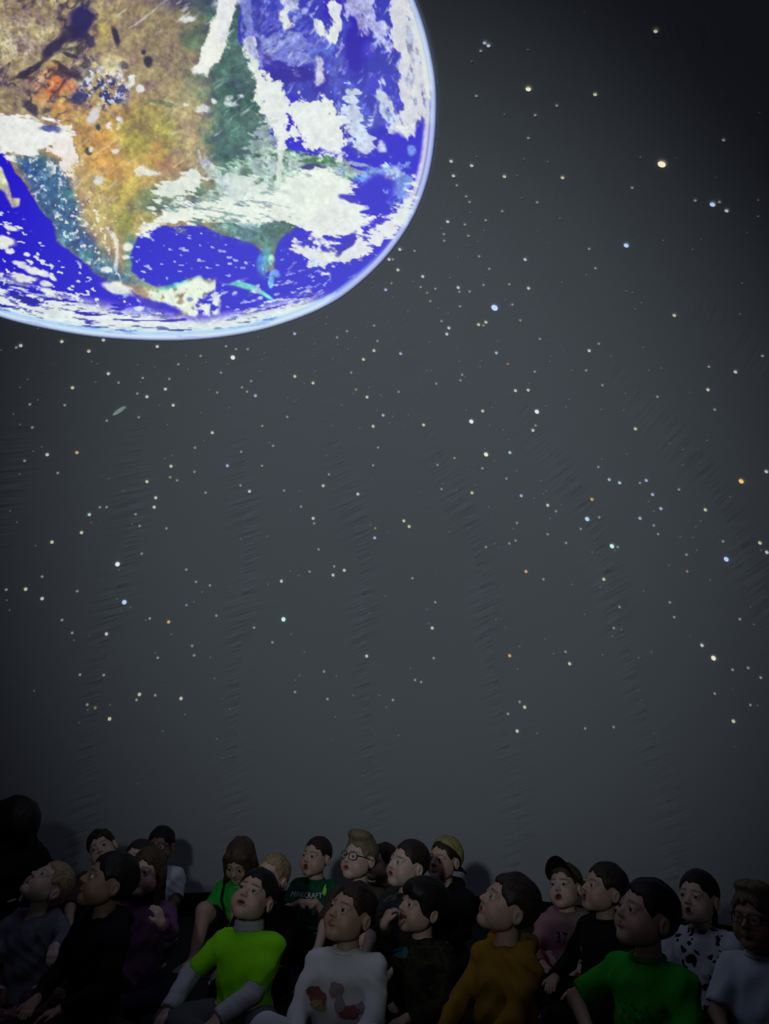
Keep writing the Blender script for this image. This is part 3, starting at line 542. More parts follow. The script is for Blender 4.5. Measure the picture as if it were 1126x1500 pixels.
# ------------------------------------------------------------------ the head (face looks to -Y, +Z is up)
EYE = np.array([.0285, -.0690, -.003])
def head_sdf(P, o):
    q = P.copy(); q[:, 0] = np.abs(q[:, 0]); ch = o.get('chub', 0.0)
    d = ell(P, (0, .012, .025), (.071, .088, .079))
    d = smin(d, ell(P, (0, -.028, -.032), (.055+ch*.5, .054, .064)), .03)
    d = smin(d, cap(q, (.046, .0, -.048), (.012, -.054, -.084), .018, .013), .026)
    d = smin(d, ell(P, (0, -.060, -.086), (.018, .015, .014)), .022)
    d = smin(d, ell(q, (.034+ch*.4, -.054, -.038), (.022, .019, .021)), .02)
    d = smin(d, ell(q, (.040+ch*.3, -.030, -.052), (.024, .034, .028)), .022)
    d = smin(d, cap(q, (.008, -.0765, .016), (.041, -.065, .015), .0075, .006), .014)
    d = smax(d, -ell(q, (.0290, -.091, -.0025), (.0165, .0185, .0105)), .006)
    d = smin(d, cap(P, (0, -.076, .006), (0, -.0955, -.025), .0058, .0088), .011)
    d = smin(d, ell(q, (.0088, -.0865, -.0285), (.0065, .0078, .0058)), .007)
    d = smax(d, -ell(q, (.0052, -.095, -.0355), (.003, .005, .003)), .003)
    lid = ell(q, EYE, (.0150,)*3); zz = q[:, 2]-EYE[2]
    lid = smax(lid, np.minimum(zz+.0058, .0052-zz), .0012) if not o.get('closed_eyes') else lid
    d = smin(d, lid, .003)
    mo = o.get('mouth', 'closed')
    if mo == 'closed':
        d = smin(d, cap(q, (0, -.0845, -.0490), (.017, -.0765, -.0505), .0052, .0028), .006)
        d = smin(d, cap(q, (0, -.0840, -.0590), (.015, -.0770, -.0555), .0058, .0028), .006)
        d = smax(d, -cap(q, (0, -.0925, -.0540), (.019, -.0830, -.0528), .0034, .0022), .003)
    else:
        hw, hh, zc = {'open': (.0145, .0125, -.0600), 'o': (.0105, .0085, -.0570), 'parted': (.0150, .0050, -.0555)}[mo]
        d = smin(d, ell(P, (0, -.0775, zc), (hw+.0072, .0098, hh+.0070)), .006)
        d = smax(d, -ell(P, (0, -.0870, zc), (hw, .0240, hh)), .0025)
    e = ell(q, (.0750, .018, -.010), (.0095, .0175, .0265)); e = smax(e, -ell(q, (.0845, .015, -.008), (.0072, .0100, .0170)), .004)
    d = smin(d, e, .006)
    return d
def head_color(P, o, skin, hair):
    q = P.copy(); q[:, 0] = np.abs(q[:, 0]); C = np.tile(np.array(skin, f32), (len(P), 1))
    def mix(m, c):
        m = np.clip(m, 0, 1)[:, None]; C[:] = C*(1-m)+np.array(c, f32)*m
    mix(np.exp(-(ell(q, (.036, -.062, -.034), (.02, .02, .018))/.010).clip(0)**2)*.28, (skin[0]*1.02, skin[1]*.68, skin[2]*.62))
    mix(np.exp(-(ell(P, (0, -.094, -.028), (.010, .010, .010))/.006).clip(0)**2)*.2, (skin[0], skin[1]*.7, skin[2]*.66))
    mo = o.get('mouth', 'closed'); lip = (skin[0]*.72, skin[1]*.38, skin[2]*.36)
    if mo == 'closed':
        dl = np.minimum(cap(q, (0, -.0845, -.0490), (.016, -.0765, -.0505), .0052, .0022), cap(q, (0, -.0840, -.0590), (.014, -.0770, -.0555), .0056, .0022))
        mix(1-dl/.002, lip)
    else:
        hw, hh, zc = {'open': (.0145, .0125, -.0600), 'o': (.0105, .0085, -.0570), 'parted': (.0150, .0050, -.0555)}[mo]
        mix(1-ell(P, (0, -.086, zc), (hw+.0048, .013, hh+.0048))/.002, lip)
        mix(1.5-ell(P, (0, -.087, zc), (hw+.0004, .0245, hh+.0004))/.001-(P[:, 1] < -.0825)*3.0, (.16, .045, .040))
    br = cap(q, (.013, -.0855, .0205), (.043, -.070, .0195), .0036, .0022); mix((1-br/.004)*.5, hair)
    return C

def hair_sdf(P, st, seed):
    q = P.copy(); q[:, 0] = np.abs(q[:, 0]); x, y, z = P[:, 0], P[:, 1], P[:, 2]
    t, c = {'short': (.0095, .021), 'crew': (.0055, .017), 'bowl': (.0135, .034), 'quiff': (.010, .019), 'long': (.013, .025), 'pony': (.0085, .019), 'fringe': (.012, .030), 'messy': (.016, .026), 'down': (.014, .030)}[st]
    ph = seed*1.7
    strand = np.sin(95*x+26*z+2.5*np.sin(31*y+ph)+ph)*.5+np.sin(150*x-60*y+3*np.sin(40*z+ph))*.35+np.sin(52*y+44*z+2*np.sin(60*x)+ph)*.4
    amp = {'crew': .0011, 'messy': .0050, 'bowl': .0022, 'long': .0026, 'pony': .0014}.get(st, .0024)
    d = ell(P, (0, .015, .027), (.071+t*.72, .088+t, .080+t))+strand*amp
    edge = .75*y+.66*z+c+.0045*np.sin(130*x+ph)+.003*np.sin(260*x+1+ph)
    # clear the ears and temples
    d = smax(d, -edge, .005)
    if st in ('short', 'crew', 'quiff', 'pony', 'messy'): d = smax(d, -ell(q, (.078, -.002, -.012), (.022, .026, .036)), .006)
    if st == 'quiff': d = smin(d, ell(P, (.004, -.030, .098), (.060, .066, .034))+strand*.004, .02)
    if st == 'messy': d = smin(d, ell(P, (0, -.020, .100), (.058, .060, .020))+strand*.006, .02)
    if st == 'bowl': d = smin(d, smax(ell(P, (0, -.030, .050), (.070, .070, .052))+strand*.003, -(z-.024+.004*np.sin(150*x+ph)), .004), .012)
    if st == 'fringe': d = smin(d, smax(ell(P, (.010, -.035, .060), (.062, .060, .045))+strand*.003, -(z-.036-.25*x+.004*np.sin(170*x+ph)), .004), .012)
    if st in ('long', 'down'):
        dr = ell(P, (0, .048, -.075), (.088, .058, .150))+strand*.004
        dr = smin(dr, cap(q, (.074, .006, .01), (.084, .000, -.190), .020, .014)+strand*.003, .02)
        dr = smax(dr, -(y+.028+.10*np.minimum(z, 0)), .008); d = smin(d, dr, .02)
        if st == 'down': d = smin(d, cap(q, (.050, -.055, .060), (.074, -.035, -.14), .022, .014)+strand*.004, .015)
    if st == 'pony': d = smin(smin(d, ell(P, (0, .104, .040), (.020, .018, .020)), .012), cap(P, (0, .112, .045), (.01, .150, -.085), .024, .012)+strand*.004, .008)
    return d
# ------------------------------------------------------------------ people
SKIN = vcol_mat('skin', .5, .35); EYEM = vcol_mat('eye', .08, .6)
def rz(a): return Matrix.Rotation(a, 3, 'Z')
def ik(S, W, l1, l2, hint):
    S, W = Vector(S), Vector(W); D = W-S; L = min(D.length, (l1+l2)*.985); D.normalize(); W = S+D*L
    a = (l1*l1-l2*l2+L*L)/(2*L); h = math.sqrt(max(l1*l1-a*a, 1e-6)); H = Vector(hint); H = H-D*H.dot(D); H.normalize()
    return S+D*a+H*h, W
def hand_prims(w, d, n, thumb, curl, s=1.0):
    d = Vector(d).normalized(); n = Vector(n); n = (n-d*n.dot(d)).normalized(); t = d.cross(n)*thumb; out = []
    for i in range(4):
        off = t*((1.5-i)*.0118*s); ln = (.94, 1.06, 1.0, .80)[i]*s
        kn = w+d*.048*s*(1, 1.03, 1.0, .94)[i]+off
        m1 = kn+(d*math.cos(curl)+n*math.sin(curl))*.024*ln+off*.12; m2 = m1+(d*math.cos(curl*2.0)+n*math.sin(curl*2.0))*.022*ln
        out += [('c', w+off*.75, kn, .0108*s, .0092*s, .010), ('c', kn, m1, .0072*s, .0064*s, .003), ('c', m1, m2, .0064*s, .0054*s, .002)]
    tb = w+d*.012*s+t*.016*s; tm = tb+(d*.62+t*.72+n*.25).normalized()*.028*s; tt = tm+(d*.85+t*.25+n*.42).normalized()*.022*s
    out += [('c', tb, tm, .0105*s, .0082*s, .010), ('c', tm, tt, .0080*s, .0062*s, .003)]
    return out
def ev(P, prims, d=None):
    for pr in prims:
        if pr[0] == 'e': v = ell(P, pr[1], pr[2])
        elif pr[0] == 'c': v = cap(P, pr[1], pr[2], pr[3], pr[4])
        elif pr[0] == 's':                                # sleeve: capsule with a clean cut end
            a = np.asarray(pr[1], f32); b = np.asarray(pr[2], f32); e = (b-a)/np.linalg.norm(b-a)
            v = np.maximum(cap(P, a, b+e*.05, pr[3], pr[4]), (P-b)@e)
        d = v if d is None else smin(d, v, pr[-1])
    return d
def bounds(prims, m=.03):
    lo = np.full(3, 9.); hi = np.full(3, -9.)
    for pr in prims:
        if pr[0] == 'e': c, r = np.array(pr[1]), np.array(pr[2]); lo = np.minimum(lo, c-r); hi = np.maximum(hi, c+r)
        else:
            for c, r in ((np.array(pr[1]), pr[3]), (np.array(pr[2]), pr[4])): lo = np.minimum(lo, c-r); hi = np.maximum(hi, c+r)
    return lo-m, hi+m
def grow(prims, g, kk=None): return [(p[0], p[1], tuple(np.array(p[2])+g), kk or p[-1]) if p[0] == 'e' else (p[0], p[1], p[2], p[3]+g, p[4]+g, kk or p[-1]) for p in prims]
def ring(c, axis, R1, R2, r, n=16, sq=0.0):
    """closed rounded band around an axis (collar, cuff, hood edge)"""
    axis = Vector(axis).normalized(); x = Vector((1, 0, 0)); x = (x-axis*x.dot(axis)).normalized(); y = axis.cross(x); V = []; F = []; m = 8; n *= 2
    for i in range(n):
        a = 2*math.pi*i/n; dr = x*math.cos(a)+y*math.sin(a); p = Vector(c)+x*math.cos(a)*R1+y*math.sin(a)*R2
        for j in range(m):
            b = 2*math.pi*j/m; V.append(p+dr*(math.cos(b)*r)+axis*(math.sin(b)*r*(1+sq)))
    for i in range(n):
        for j in range(m): F.append((i*m+j, ((i+1) % n)*m+j, ((i+1) % n)*m+(j+1) % m, i*m+(j+1) % m))
    return V, F
def tube(pts, r, m=6):
    V = []; F = []; n = len(pts); pts = [Vector(p) for p in pts]
    for i, p in enumerate(pts):
        t = (pts[min(i+1, n-1)]-pts[max(i-1, 0)]).normalized(); u = t.orthogonal().normalized()
        if i and abs(u.dot(pu)) < .99: u = (pu-t*pu.dot(t)).normalized()
        pu = u; v = t.cross(u); rr = r[i] if isinstance(r, (list, tuple)) else r
        for j in range(m): V.append(p+u*math.cos(2*math.pi*j/m)*rr+v*math.sin(2*math.pi*j/m)*rr)
    for i in range(n-1):
        for j in range(m): F.append((i*m+j, i*m+(j+1) % m, (i+1)*m+(j+1) % m, (i+1)*m+j))
    F.append(tuple(range(m))[:4]); return V, F[:-1]

_shoe = {}
def shoe_meshes():
    if _shoe: return _shoe
    def up(P):
        d = ell(P, (0, -.065, .030), (.037, .105, .032)); d = smin(d, cap(P, (0, .012, .035), (0, .018, .075), .034, .034), .03)
        return np.maximum(d, -(P[:, 2]-.012))
    def sole(P):
        d = smin(ell(P, (0, -.105, .01), (.042, .070, .022)), ell(P, (0, .0, .01), (.036, .060, .022)), .02)
        return np.maximum(np.maximum(d, P[:, 2]-.018), -P[:, 2])
    xs, ys, zs = uniform(-.06, .06, .007), uniform(-.2, .08, .007), uniform(-.015, .13, .006)
    _shoe['upper'] = mesh_np('shoe', *surface(up, xs, ys, zs)); _shoe['sole'] = mesh_np('sole', *surface(sole, xs, ys, zs))
    V, F = [], []
    for k in range(4):
        y = -.055-.022*k; z = .062-.0075*k
        a, b = tube([(-.020, y, z-.010), (0, y-.003, z+.002), (.020, y, z-.010)], .0035, 5)
        F += [tuple(i+len(V) for i in f) for f in b]; V += a
    _shoe['laces'] = mesh_np('laces', V, F)
    return _shoe

_eye = {}
def eye_mesh(c):
    if c in _eye: return _eye[c]
    V = []; F = []; n, m = 20, 16
    for i in range(m+1):
        t = math.pi*i/m
        for j in range(n): a = 2*math.pi*j/n; V.append((math.sin(t)*math.cos(a)*.0134, -math.cos(t)*.0134, math.sin(t)*math.sin(a)*.0134))
    for i in range(m):
        for j in range(n): F.append((i*n+j, i*n+(j+1) % n, (i+1)*n+(j+1) % n, (i+1)*n+j))
    me = mesh_np('eye', V, F); C = []
    for v in V:
        a = math.acos(max(-1, min(1, -v[1]/.0134)))
        C.append((.004, .004, .004) if a < .30 else c if a < .66 else (.50, .48, .46))
    add_col(me, C); me.materials.append(EYEM); _eye[c] = me; return me

def text_mesh(txt, size):
    cu = bpy.data.curves.new('lettering', 'FONT'); cu.body = txt; cu.size = size; cu.align_x = 'CENTER'; cu.align_y = 'CENTER'; cu.resolution_u = 2
    ob = bpy.data.objects.new('lettering', cu); COL.objects.link(ob); dg = bpy.context.evaluated_depsgraph_get(); me = ob.evaluated_get(dg).to_mesh()
    V = [tuple(v.co) for v in me.vertices]; F = [tuple(p.vertices) for p in me.polygons]
    ob.evaluated_get(dg).to_mesh_clear(); bpy.data.objects.remove(ob); bpy.data.curves.remove(cu); return V, F
def drape(garment, V2, F, cx, cz, m, name, ang=0.0, rot=0.0, off=.0035):
    """lay a flat print on a garment; ang turns around the body, 0 = chest"""
    me0 = garment.data; bv = BVHTree.FromPolygons([v.co for v in me0.vertices], [tuple(p.vertices) for p in me0.polygons])
    R = Matrix.Rotation(ang, 3, 'Z'); V = []; ca, sa = math.cos(rot), math.sin(rot); last = None
    for u, v in [(p[0], p[1]) for p in V2]:
        u, v = u*ca-v*sa, u*sa+v*ca
        o = R @ Vector((cx+u, -.6, cz+v)); d = R @ Vector((0, 1, 0)); h = bv.ray_cast(o, d)
        p = h[0] if h[0] is not None else (last if last is not None else Vector((cx+u, -.1, cz+v)))
        if h[0] is not None: last = h[0]
        V.append(p-d*off)
    me = bpy.data.meshes.new(name); me.from_pydata([tuple(v) for v in V], [], F); me.update()
    return link(name, me, m, garment)
def blotch(rx, ry, seed, n=16):
    r = random.Random(seed); V = [(0, 0)]; F = []
    ks = [r.uniform(.6, 1.2) for _ in range(n)]
    for q in (.5, 1.0):
        for i in range(n):
            k = (ks[i]*1.4+.3*ks[i-1]+.3*ks[(i+1) % n])/2; V.append((math.cos(2*math.pi*i/n)*rx*k*q, math.sin(2*math.pi*i/n)*ry*k*q))
    for i in range(n): F.append((0, 1+i, 1+(i+1) % n)); F.append((1+i, 1+n+i, 1+n+(i+1) % n, 1+(i+1) % n))
    return V, F

LIGHT = (.50, .325, .24); PALE = (.56, .39, .305); TAN = (.33, .195, .125); BROWN = (.20, .11, .07)
BLACK_H = (.010, .008, .007); DARK_H = (.028, .018, .012); BRN_H = (.065, .038, .022); BLOND_H = (.30, .21, .11)
REPORT = []
def person(key, px, py, d, yaw, pitch, roll, byaw, skin, hair, hairc, shirt, top_c, pants_c, label, legs='cross', arms=None, lean=(0, .03), sc_=1.0, mouth='closed', extras=(), eyec=(.07, .04, .02), chub=0.0, group=None, hfine=.0038, legturn=0.0):
    o = dict(mouth=mouth, chub=chub); s = sc_; seed = sum(ord(c) for c in key)
    Hw = px_at(px, py, d); th0 = math.atan2(-Hw.x, Hw.y)
    thb = th0-math.radians(byaw); thh = th0-math.radians(yaw)
    Rb = rz(thb); Rh = rz(thh-thb) @ Matrix.Rotation(-math.radians(pitch), 3, 'X') @ Matrix.Rotation(math.radians(roll), 3, 'Y')
    zt = Hw.z-.130*s; k = zt/.44
    pv = Rh @ (Vector((0, .015, -.07))*s)
    nb = Vector((lean[0], lean[1], zt)); Hc = Vector((nb.x-.75*pv.x, nb.y-.75*pv.y, Hw.z))
    off = Rb @ Vector((Hc.x, Hc.y, 0)); root = Vector((Hw.x-off.x, Hw.y-off.y, 0))
    def loc(P): return Rb.transposed() @ (Vector(P)-root)
    def at(z): q = max(z/.44, 0); return Vector((lean[0]*q, lean[1]*q, z*k))
    # trunk
    trunk = [('e', at(.09)+Vector((0, .01, 0)), (.122*s, .095*s, .085), .05), ('e', at(.20), (.100*s, .080*s, .12*k), .05), ('e', at(.32), (.112*s, .080*s, .115*k), .05),
             ('c', at(.405)+Vector((-.082*s, .005, -.01)), at(.405)+Vector((.082*s, .005, -.01)), .046*s, .046*s, .045)]
    neckT = Hc+Rh @ (Vector((0, .024, -.045))*s); neck = [('c', nb+Vector((0, .008, -.01)), neckT, .041*s, .037*s, .025)]
    # arms
    armp = {}; arms = arms or {}
    for sd, nm in ((-1, 'R'), (1, 'L')):
        S = at(.405)+Vector((sd*.118*s, .004, -.012)); a = arms.get(nm)
        if a is None:
            W = Vector((sd*.085, -.19, .205*k)) if legs != 'knees' else Vector((sd*.09, -.235, .27*k)); hd, hn, curl = Vector((-sd*.55, -.75, -.15)), Vector((0, -.1, -1)), .35
            hint = Vector((sd*.8, .5, -.6))
        else:
            W = loc(px_at(*a[0])) if len(a[0]) == 3 else Vector(a[0][1:]); hd = Rb.transposed() @ Vector(a[1]); hn = Rb.transposed() @ Vector(a[2]); curl = a[3]; hint = Rb.transposed() @ Vector(a[4])
        E, W = ik(S, W, .165*s, .150*s, hint)
        armp[nm] = (S, E, W, hd, hn, curl)
    # legs
    legp = {}
    for sd, nm in ((-1, 'R'), (1, 'L')):
        hp = Vector((sd*.072*s, -.015, .095))
        if legs == 'cross': kn = Vector((sd*.215*s, -.17*s, .115)); an = Vector((-sd*.045*s, -.215*s-(.055 if sd > 0 else 0), .062)); fd = Vector((-sd*.9, -.30, 0))
        elif legs == 'half': kn = Vector((sd*.19*s, -.20*s, .215)); an = Vector((sd*.02*s, -.275*s-(.05 if sd > 0 else 0), .062)); fd = Vector((-sd*.5, -.8, 0))
        elif legs == 'mid': kn = Vector((sd*.105*s, -.215*s, .275*s)); an = Vector((sd*.095*s, -.305*s, .078)); fd = Vector((sd*.12, -1, 0))
        elif legs == 'knees': kn = Vector((sd*.085*s, -.225*s, .325*s)); an = Vector((sd*.080*s, -.315*s, .078)); fd = Vector((sd*.12, -1, 0))
        else: kn = Vector((sd*.085*s, -.205*s, .082)); an = Vector((sd*.075*s, .045, .058)); fd = Vector((sd*.1, 1, 0))      # kneeling
        T = rz(math.radians(legturn)); kn, an, fd = T @ kn, T @ an, T @ fd
        legp[nm] = (hp, kn, an, fd)
    limb = []
    for S, E, W, hd, hn, cu in armp.values(): limb += [('c', S, E, .034*s, .029*s, .03), ('c', E, W, .028*s, .0195*s, .012)]
    leg = []
    for hp, kn, an, fd in legp.values(): leg += [('c', hp, kn, .062*s, .046*s, .03), ('c', kn, an, .043*s, .029*s, .02)]
    feet = [('c', an+Vector((0, 0, -.02)), an+fd.normalized()*.095+Vector((0, 0, -.034)), .026, .020, .02) for hp, kn, an, fd in legp.values()]
    body = trunk+neck+limb+leg+feet
    hands = {nm: hand_prims(W, hd, hn, -1 if nm == 'R' else 1, cu, s*.92) for nm, (S, E, W, hd, hn, cu) in armp.items()}
    RhT = np.array(Rh, f32); Hcn = np.array(Hc, f32)
    def toh(P): return ((P-Hcn)@RhT)/s
    def sdf(P):
        D = ev(P, body)
        h = np.sum((P-Hcn)**2, -1) < (.17*s)**2
        if h.any(): D[h] = smin(D[h], head_sdf(toh(P[h]), o)*s, .014)
        for nm, pr in hands.items():
            wv = np.array(armp[nm][2], f32); h = np.sum((P-wv)**2, -1) < .15**2
            if h.any(): D[h] = smin(D[h], ev(P[h], pr), .008)
        return D
    lo, hi = bounds(body+[('e', Hc, (.12*s,)*3, 0)]+sum(hands.values(), []))
    lo[2] = max(lo[2], -.02)
    fine = [[(Hc[a]-.112*s, Hc[a]+.112*s, hfine)]+[(min(p[q][a] for p in pr for q in (1, 2))-.012, max(p[q][a] for p in pr for q in (1, 2))+.012, .0056) for pr in hands.values()] for a in range(3)]
    V, Q = surface(sdf, *[axis_lines(lo[a], hi[a], .0125, fine[a]) for a in range(3)])
    me = mesh_np('person', V, Q); Ph = toh(V); C = np.tile(np.array(skin, f32), (len(V), 1))
    h = np.sum(Ph**2, -1) < .15**2; C[h] = head_color(Ph[h], o, skin, hairc); add_col(me, C)
    body_o = link('person', me, SKIN); body_o.matrix_world = Matrix.Translation(root) @ Rb.to_4x4()
    tag(body_o, label, 'person', group)
    HM = Matrix.Translation(Hc) @ Rh.to_4x4() @ Matrix.Scale(s, 4)
    # eyes
    for sd in (-1, 1):
        g = Matrix.Rotation(-math.radians(7), 3, 'X')
        link('eye', eye_mesh(eyec), None, body_o, HM @ Matrix.Translation((sd*EYE[0], EYE[1], EYE[2])) @ g.to_4x4())
    # hair
    hobj = None
    if hair:
        hx = .145 if hair in ('long', 'down') else .11
        zlo = -.26 if hair in ('long', 'down') else -.13
        V, Q = surface(lambda P: hair_sdf(P, hair, seed), uniform(-hx, hx, .0049), uniform(-.125, .19 if hair == 'pony' else .135, .0049), uniform(zlo, .145, .0049))
        hobj = link('hair', mesh_np('hair', V, Q), hair_mat(hairc), body_o, HM)
    # garments
    sleeves = []
    long_ = shirt in ('long', 'hoodie', 'turtle')
    for S, E, W, hd, hn, cu in armp.values():
        if long_: sleeves += [('c', S, E, .046*s, .040*s, .035), ('s', E, E+(W-E)*.97, .040*s, .030*s, .012)]
        else: sleeves += [('s', S, S+(E-S)*.86, .049*s, .047*s, .035)]
    tp = grow(trunk, .013)
    amp = .0085 if shirt != "hoodie" else .0100
    zcut = .045*k
    hood = []
    if shirt == 'hoodie':
        for i in range(9):
            a0, a1 = math.radians(-20+220*i/9), math.radians(-20+220*(i+1)/9)
            pt = lambda a: nb+Vector((math.cos(a)*.078*s, .022+math.sin(a)*.062*s, .012-.012*math.sin(a)))
            hood.append(('c', pt(a0), pt(a1), .024*s*(1+.5*max(0, math.sin(a0))), .024*s*(1+.5*max(0, math.sin(a1))), .02))
    if 'shawl' in extras:
        for sd in (-1, 1): hood.append(('c', Hc+Vector((sd*.03, .02, -.05))*s, at(.37)+Vector((sd*.125*s, .01, 0)), .062*s, .072*s, .05))
    def gs(P):
        D = ev(P, tp+sleeves+hood)
        return smax(D+.002-folds(P, 1.0, seed)*amp, -(P[:, 2]-zcut), .006)
    lo, hi = bounds(tp+sleeves+hood)
    gobj = link({'tee': 'shirt', 'long': 'shirt', 'hoodie': 'hoodie', 'turtle': 'shirt'}[shirt], mesh_np('shirt', *surface(gs, *[uniform(lo[a], hi[a], .0098) for a in range(3)])), top_c, body_o)
    if shirt != 'hoodie':
        ax = (neckT-nb).normalized(); V, F = ring(nb+Vector((0, .004, .012)), (ax+Vector((0, -.25, 1))).normalized(), .052*s, .050*s, .0075*s)
        link('collar', mesh_np('collar', V, F), top_c, gobj)
    pant = [('e', at(.09)+Vector((0, .01, 0)), (.128*s, .101*s, .089), .04)]
    short = 'shorts' in extras
    for hp, kn, an, fd in legp.values():
        if short: pant += [('s', hp, hp+(kn-hp)*.85, .076*s, .066*s, .03)]
        else: pant += [('c', hp, kn, .074*s, .058*s, .03), ('s', kn, an+(kn-an)*.06, .056*s, .043*s, .015)]
    pant_g = pant; lo, hi = bounds(pant); lo[2] = max(lo[2], -.01)
    def psf(P):
        D = ev(P, pant)+folds(P, .8, seed+2)*.004
        return np.maximum(np.maximum(D, -P[:, 2]), np.where(np.hypot(P[:, 0], P[:, 1]) < .115, P[:, 2]-.17*k, -1))
    link('shorts' if short else 'trousers', mesh_np('trousers', *surface(psf, *[uniform(lo[a], hi[a], .0125) for a in range(3)])), pants_c, body_o)
    sh = shoe_meshes(); shc = [e for e in extras if isinstance(e, tuple) and e[0] == 'shoe']; shm = cloth(shc[0][1] if shc else (.03, .03, .035))
    for hp, kn, an, fd in legp.values():
        yawf = math.atan2(fd.x, -fd.y); q = Matrix.Translation((an.x, an.y, 0)) @ Matrix.Rotation(yawf, 4, 'Z') @ Matrix.Translation((0, -.005, max(an.z-.075, 0)))
        so = link('shoe', sh['upper'], shm, body_o, q)
        if not sh['upper'].materials: sh['upper'].materials.append(shm)
        link('sole', sh['sole'], plain('rubber', (.35, .35, .34), .7), so); link('laces', sh['laces'], plain('lace', (.5, .5, .48), .8), so)
    info = dict(o=body_o, g=gobj, hair=hobj, HM=HM, nb=nb, neckT=neckT, k=k, s=s, arm=armp, leg=legp, at=at, seed=seed)
    REPORT.append((key, [round(v, 2) for v in root], round(Hw.z, 2)))
    return info

def glasses(I, c=(.012, .010, .010)):
    body = I['o']; V, F = [], []
    def add(a, b):
        off = len(V); V.extend(a); F.extend([tuple(i+off for i in f) for f in b])
    m = plain('spectacle_frame', c, .3)
    for sd in (-1, 1):
        pts = []
        for i in range(25):
            a = 2*math.pi*i/24; ca, sa = math.cos(a), math.sin(a); r = (abs(ca)**3.2+abs(sa)**3.2)**(-1/3.2)
            pts.append((sd*.031+ca*r*.0215, -.0905+abs(sd*.031+ca*r*.0215)**2*4.2, -.002+sa*r*.0175))
        add(*tube(pts, .0021)); add(*tube([(sd*.0525, -.0785, .004), (sd*.066, -.066, .005), (sd*.076, -.02, .004), (sd*.079, .016, .002), (sd*.077, .03, -.014)], .0020))
    add(*tube([(-.0105, -.0900, .003), (0, -.0935, .006), (.0105, -.0900, .003)], .0020))
    g = link('glasses', mesh_np('glasses', V, F), m, body, I['HM'])
    lm = _M.get('lens')
    if lm is None:
        lm, nt, b = nodes('lens'); b.inputs['Base Color'].default_value = (1, 1, 1, 1); b.inputs['Roughness'].default_value = .02; b.inputs['Alpha'].default_value = .06; _M['lens'] = lm
    for sd in (-1, 1):
        Vl = [(sd*.031, -.0905+.031**2*4.2, -.002)]
        for i in range(20):
            a = 2*math.pi*i/20; ca, sa = math.cos(a), math.sin(a); r = (abs(ca)**3.2+abs(sa)**3.2)**(-1/3.2); X = sd*.031+ca*r*.0208
            Vl.append((X, -.0905+X*X*4.2, -.002+sa*r*.0168))
        link('lens', mesh_np('lens', Vl, [(0, 1+i, 1+(i+1) % 20) for i in range(20)]), lm, g)
def ball_cap(I, crown_c, brim_c, back=False, tilt=0.0, brim_up=0.0):
    sg = 1 if back else -1
    def crown(P):
        d = ell(P, (0, .014, .030), (.084, .101, .095)); d = d+.0012*np.cos(np.arctan2(P[:, 0], P[:, 1]-.014)*6)
        return smax(np.maximum(d, -ell(P, (0, .014, .026), (.074, .092, .083))), -(P[:, 2]-.036+.10*sg*P[:, 1]), .003)
    def brim(P):
        z = P[:, 2]-.034+P[:, 0]**2*7.0; q = np.stack([P[:, 0], (P[:, 1]-.014), z], -1)
        d = np.maximum(ell(q, (0, sg*.085, 0), (.074, .090, .3)), np.abs(z+sg*.0*P[:, 1])-.0035)
        return np.maximum(d, -ell(P, (0, .014, .030), (.080, .096, .2)))
    T = I['HM'] @ Matrix.Translation((0, 0, .004)) @ Matrix.Rotation(math.radians(tilt), 4, 'X')
    xs = uniform(-.10, .10, .0042); c = link('cap', mesh_np('cap', *surface(crown, xs, uniform(-.10, .13, .0042), uniform(-.01, .135, .0042))), crown_c, I['o'], T)
    ylo, yhi = (.02, .21) if back else (-.18, .01)
    link('brim', mesh_np('brim', *surface(brim, xs, uniform(ylo, yhi, .0038), uniform(-.04, .06, .0022))), brim_c, c, Matrix.Translation((0, 0, 0)) @ Matrix.Rotation(math.radians(brim_up), 4, 'X'))
    def btn(P): return ell(P, (0, .014, .125), (.009, .009, .006))
    link('button', mesh_np('button', *surface(btn, uniform(-.015, .015, .003), uniform(0, .03, .003), uniform(.11, .14, .003))), crown_c, c)

GY = cloth((.012, .012, .014)); NAVY = cloth((.015, .016, .035)); DENIM = cloth((.03, .04, .08)); BLK = cloth((.008, .008, .009)); KHAKI = cloth((.10, .085, .05)); WHT = cloth((.52, .52, .53)); GREYP = cloth((.10, .10, .11))
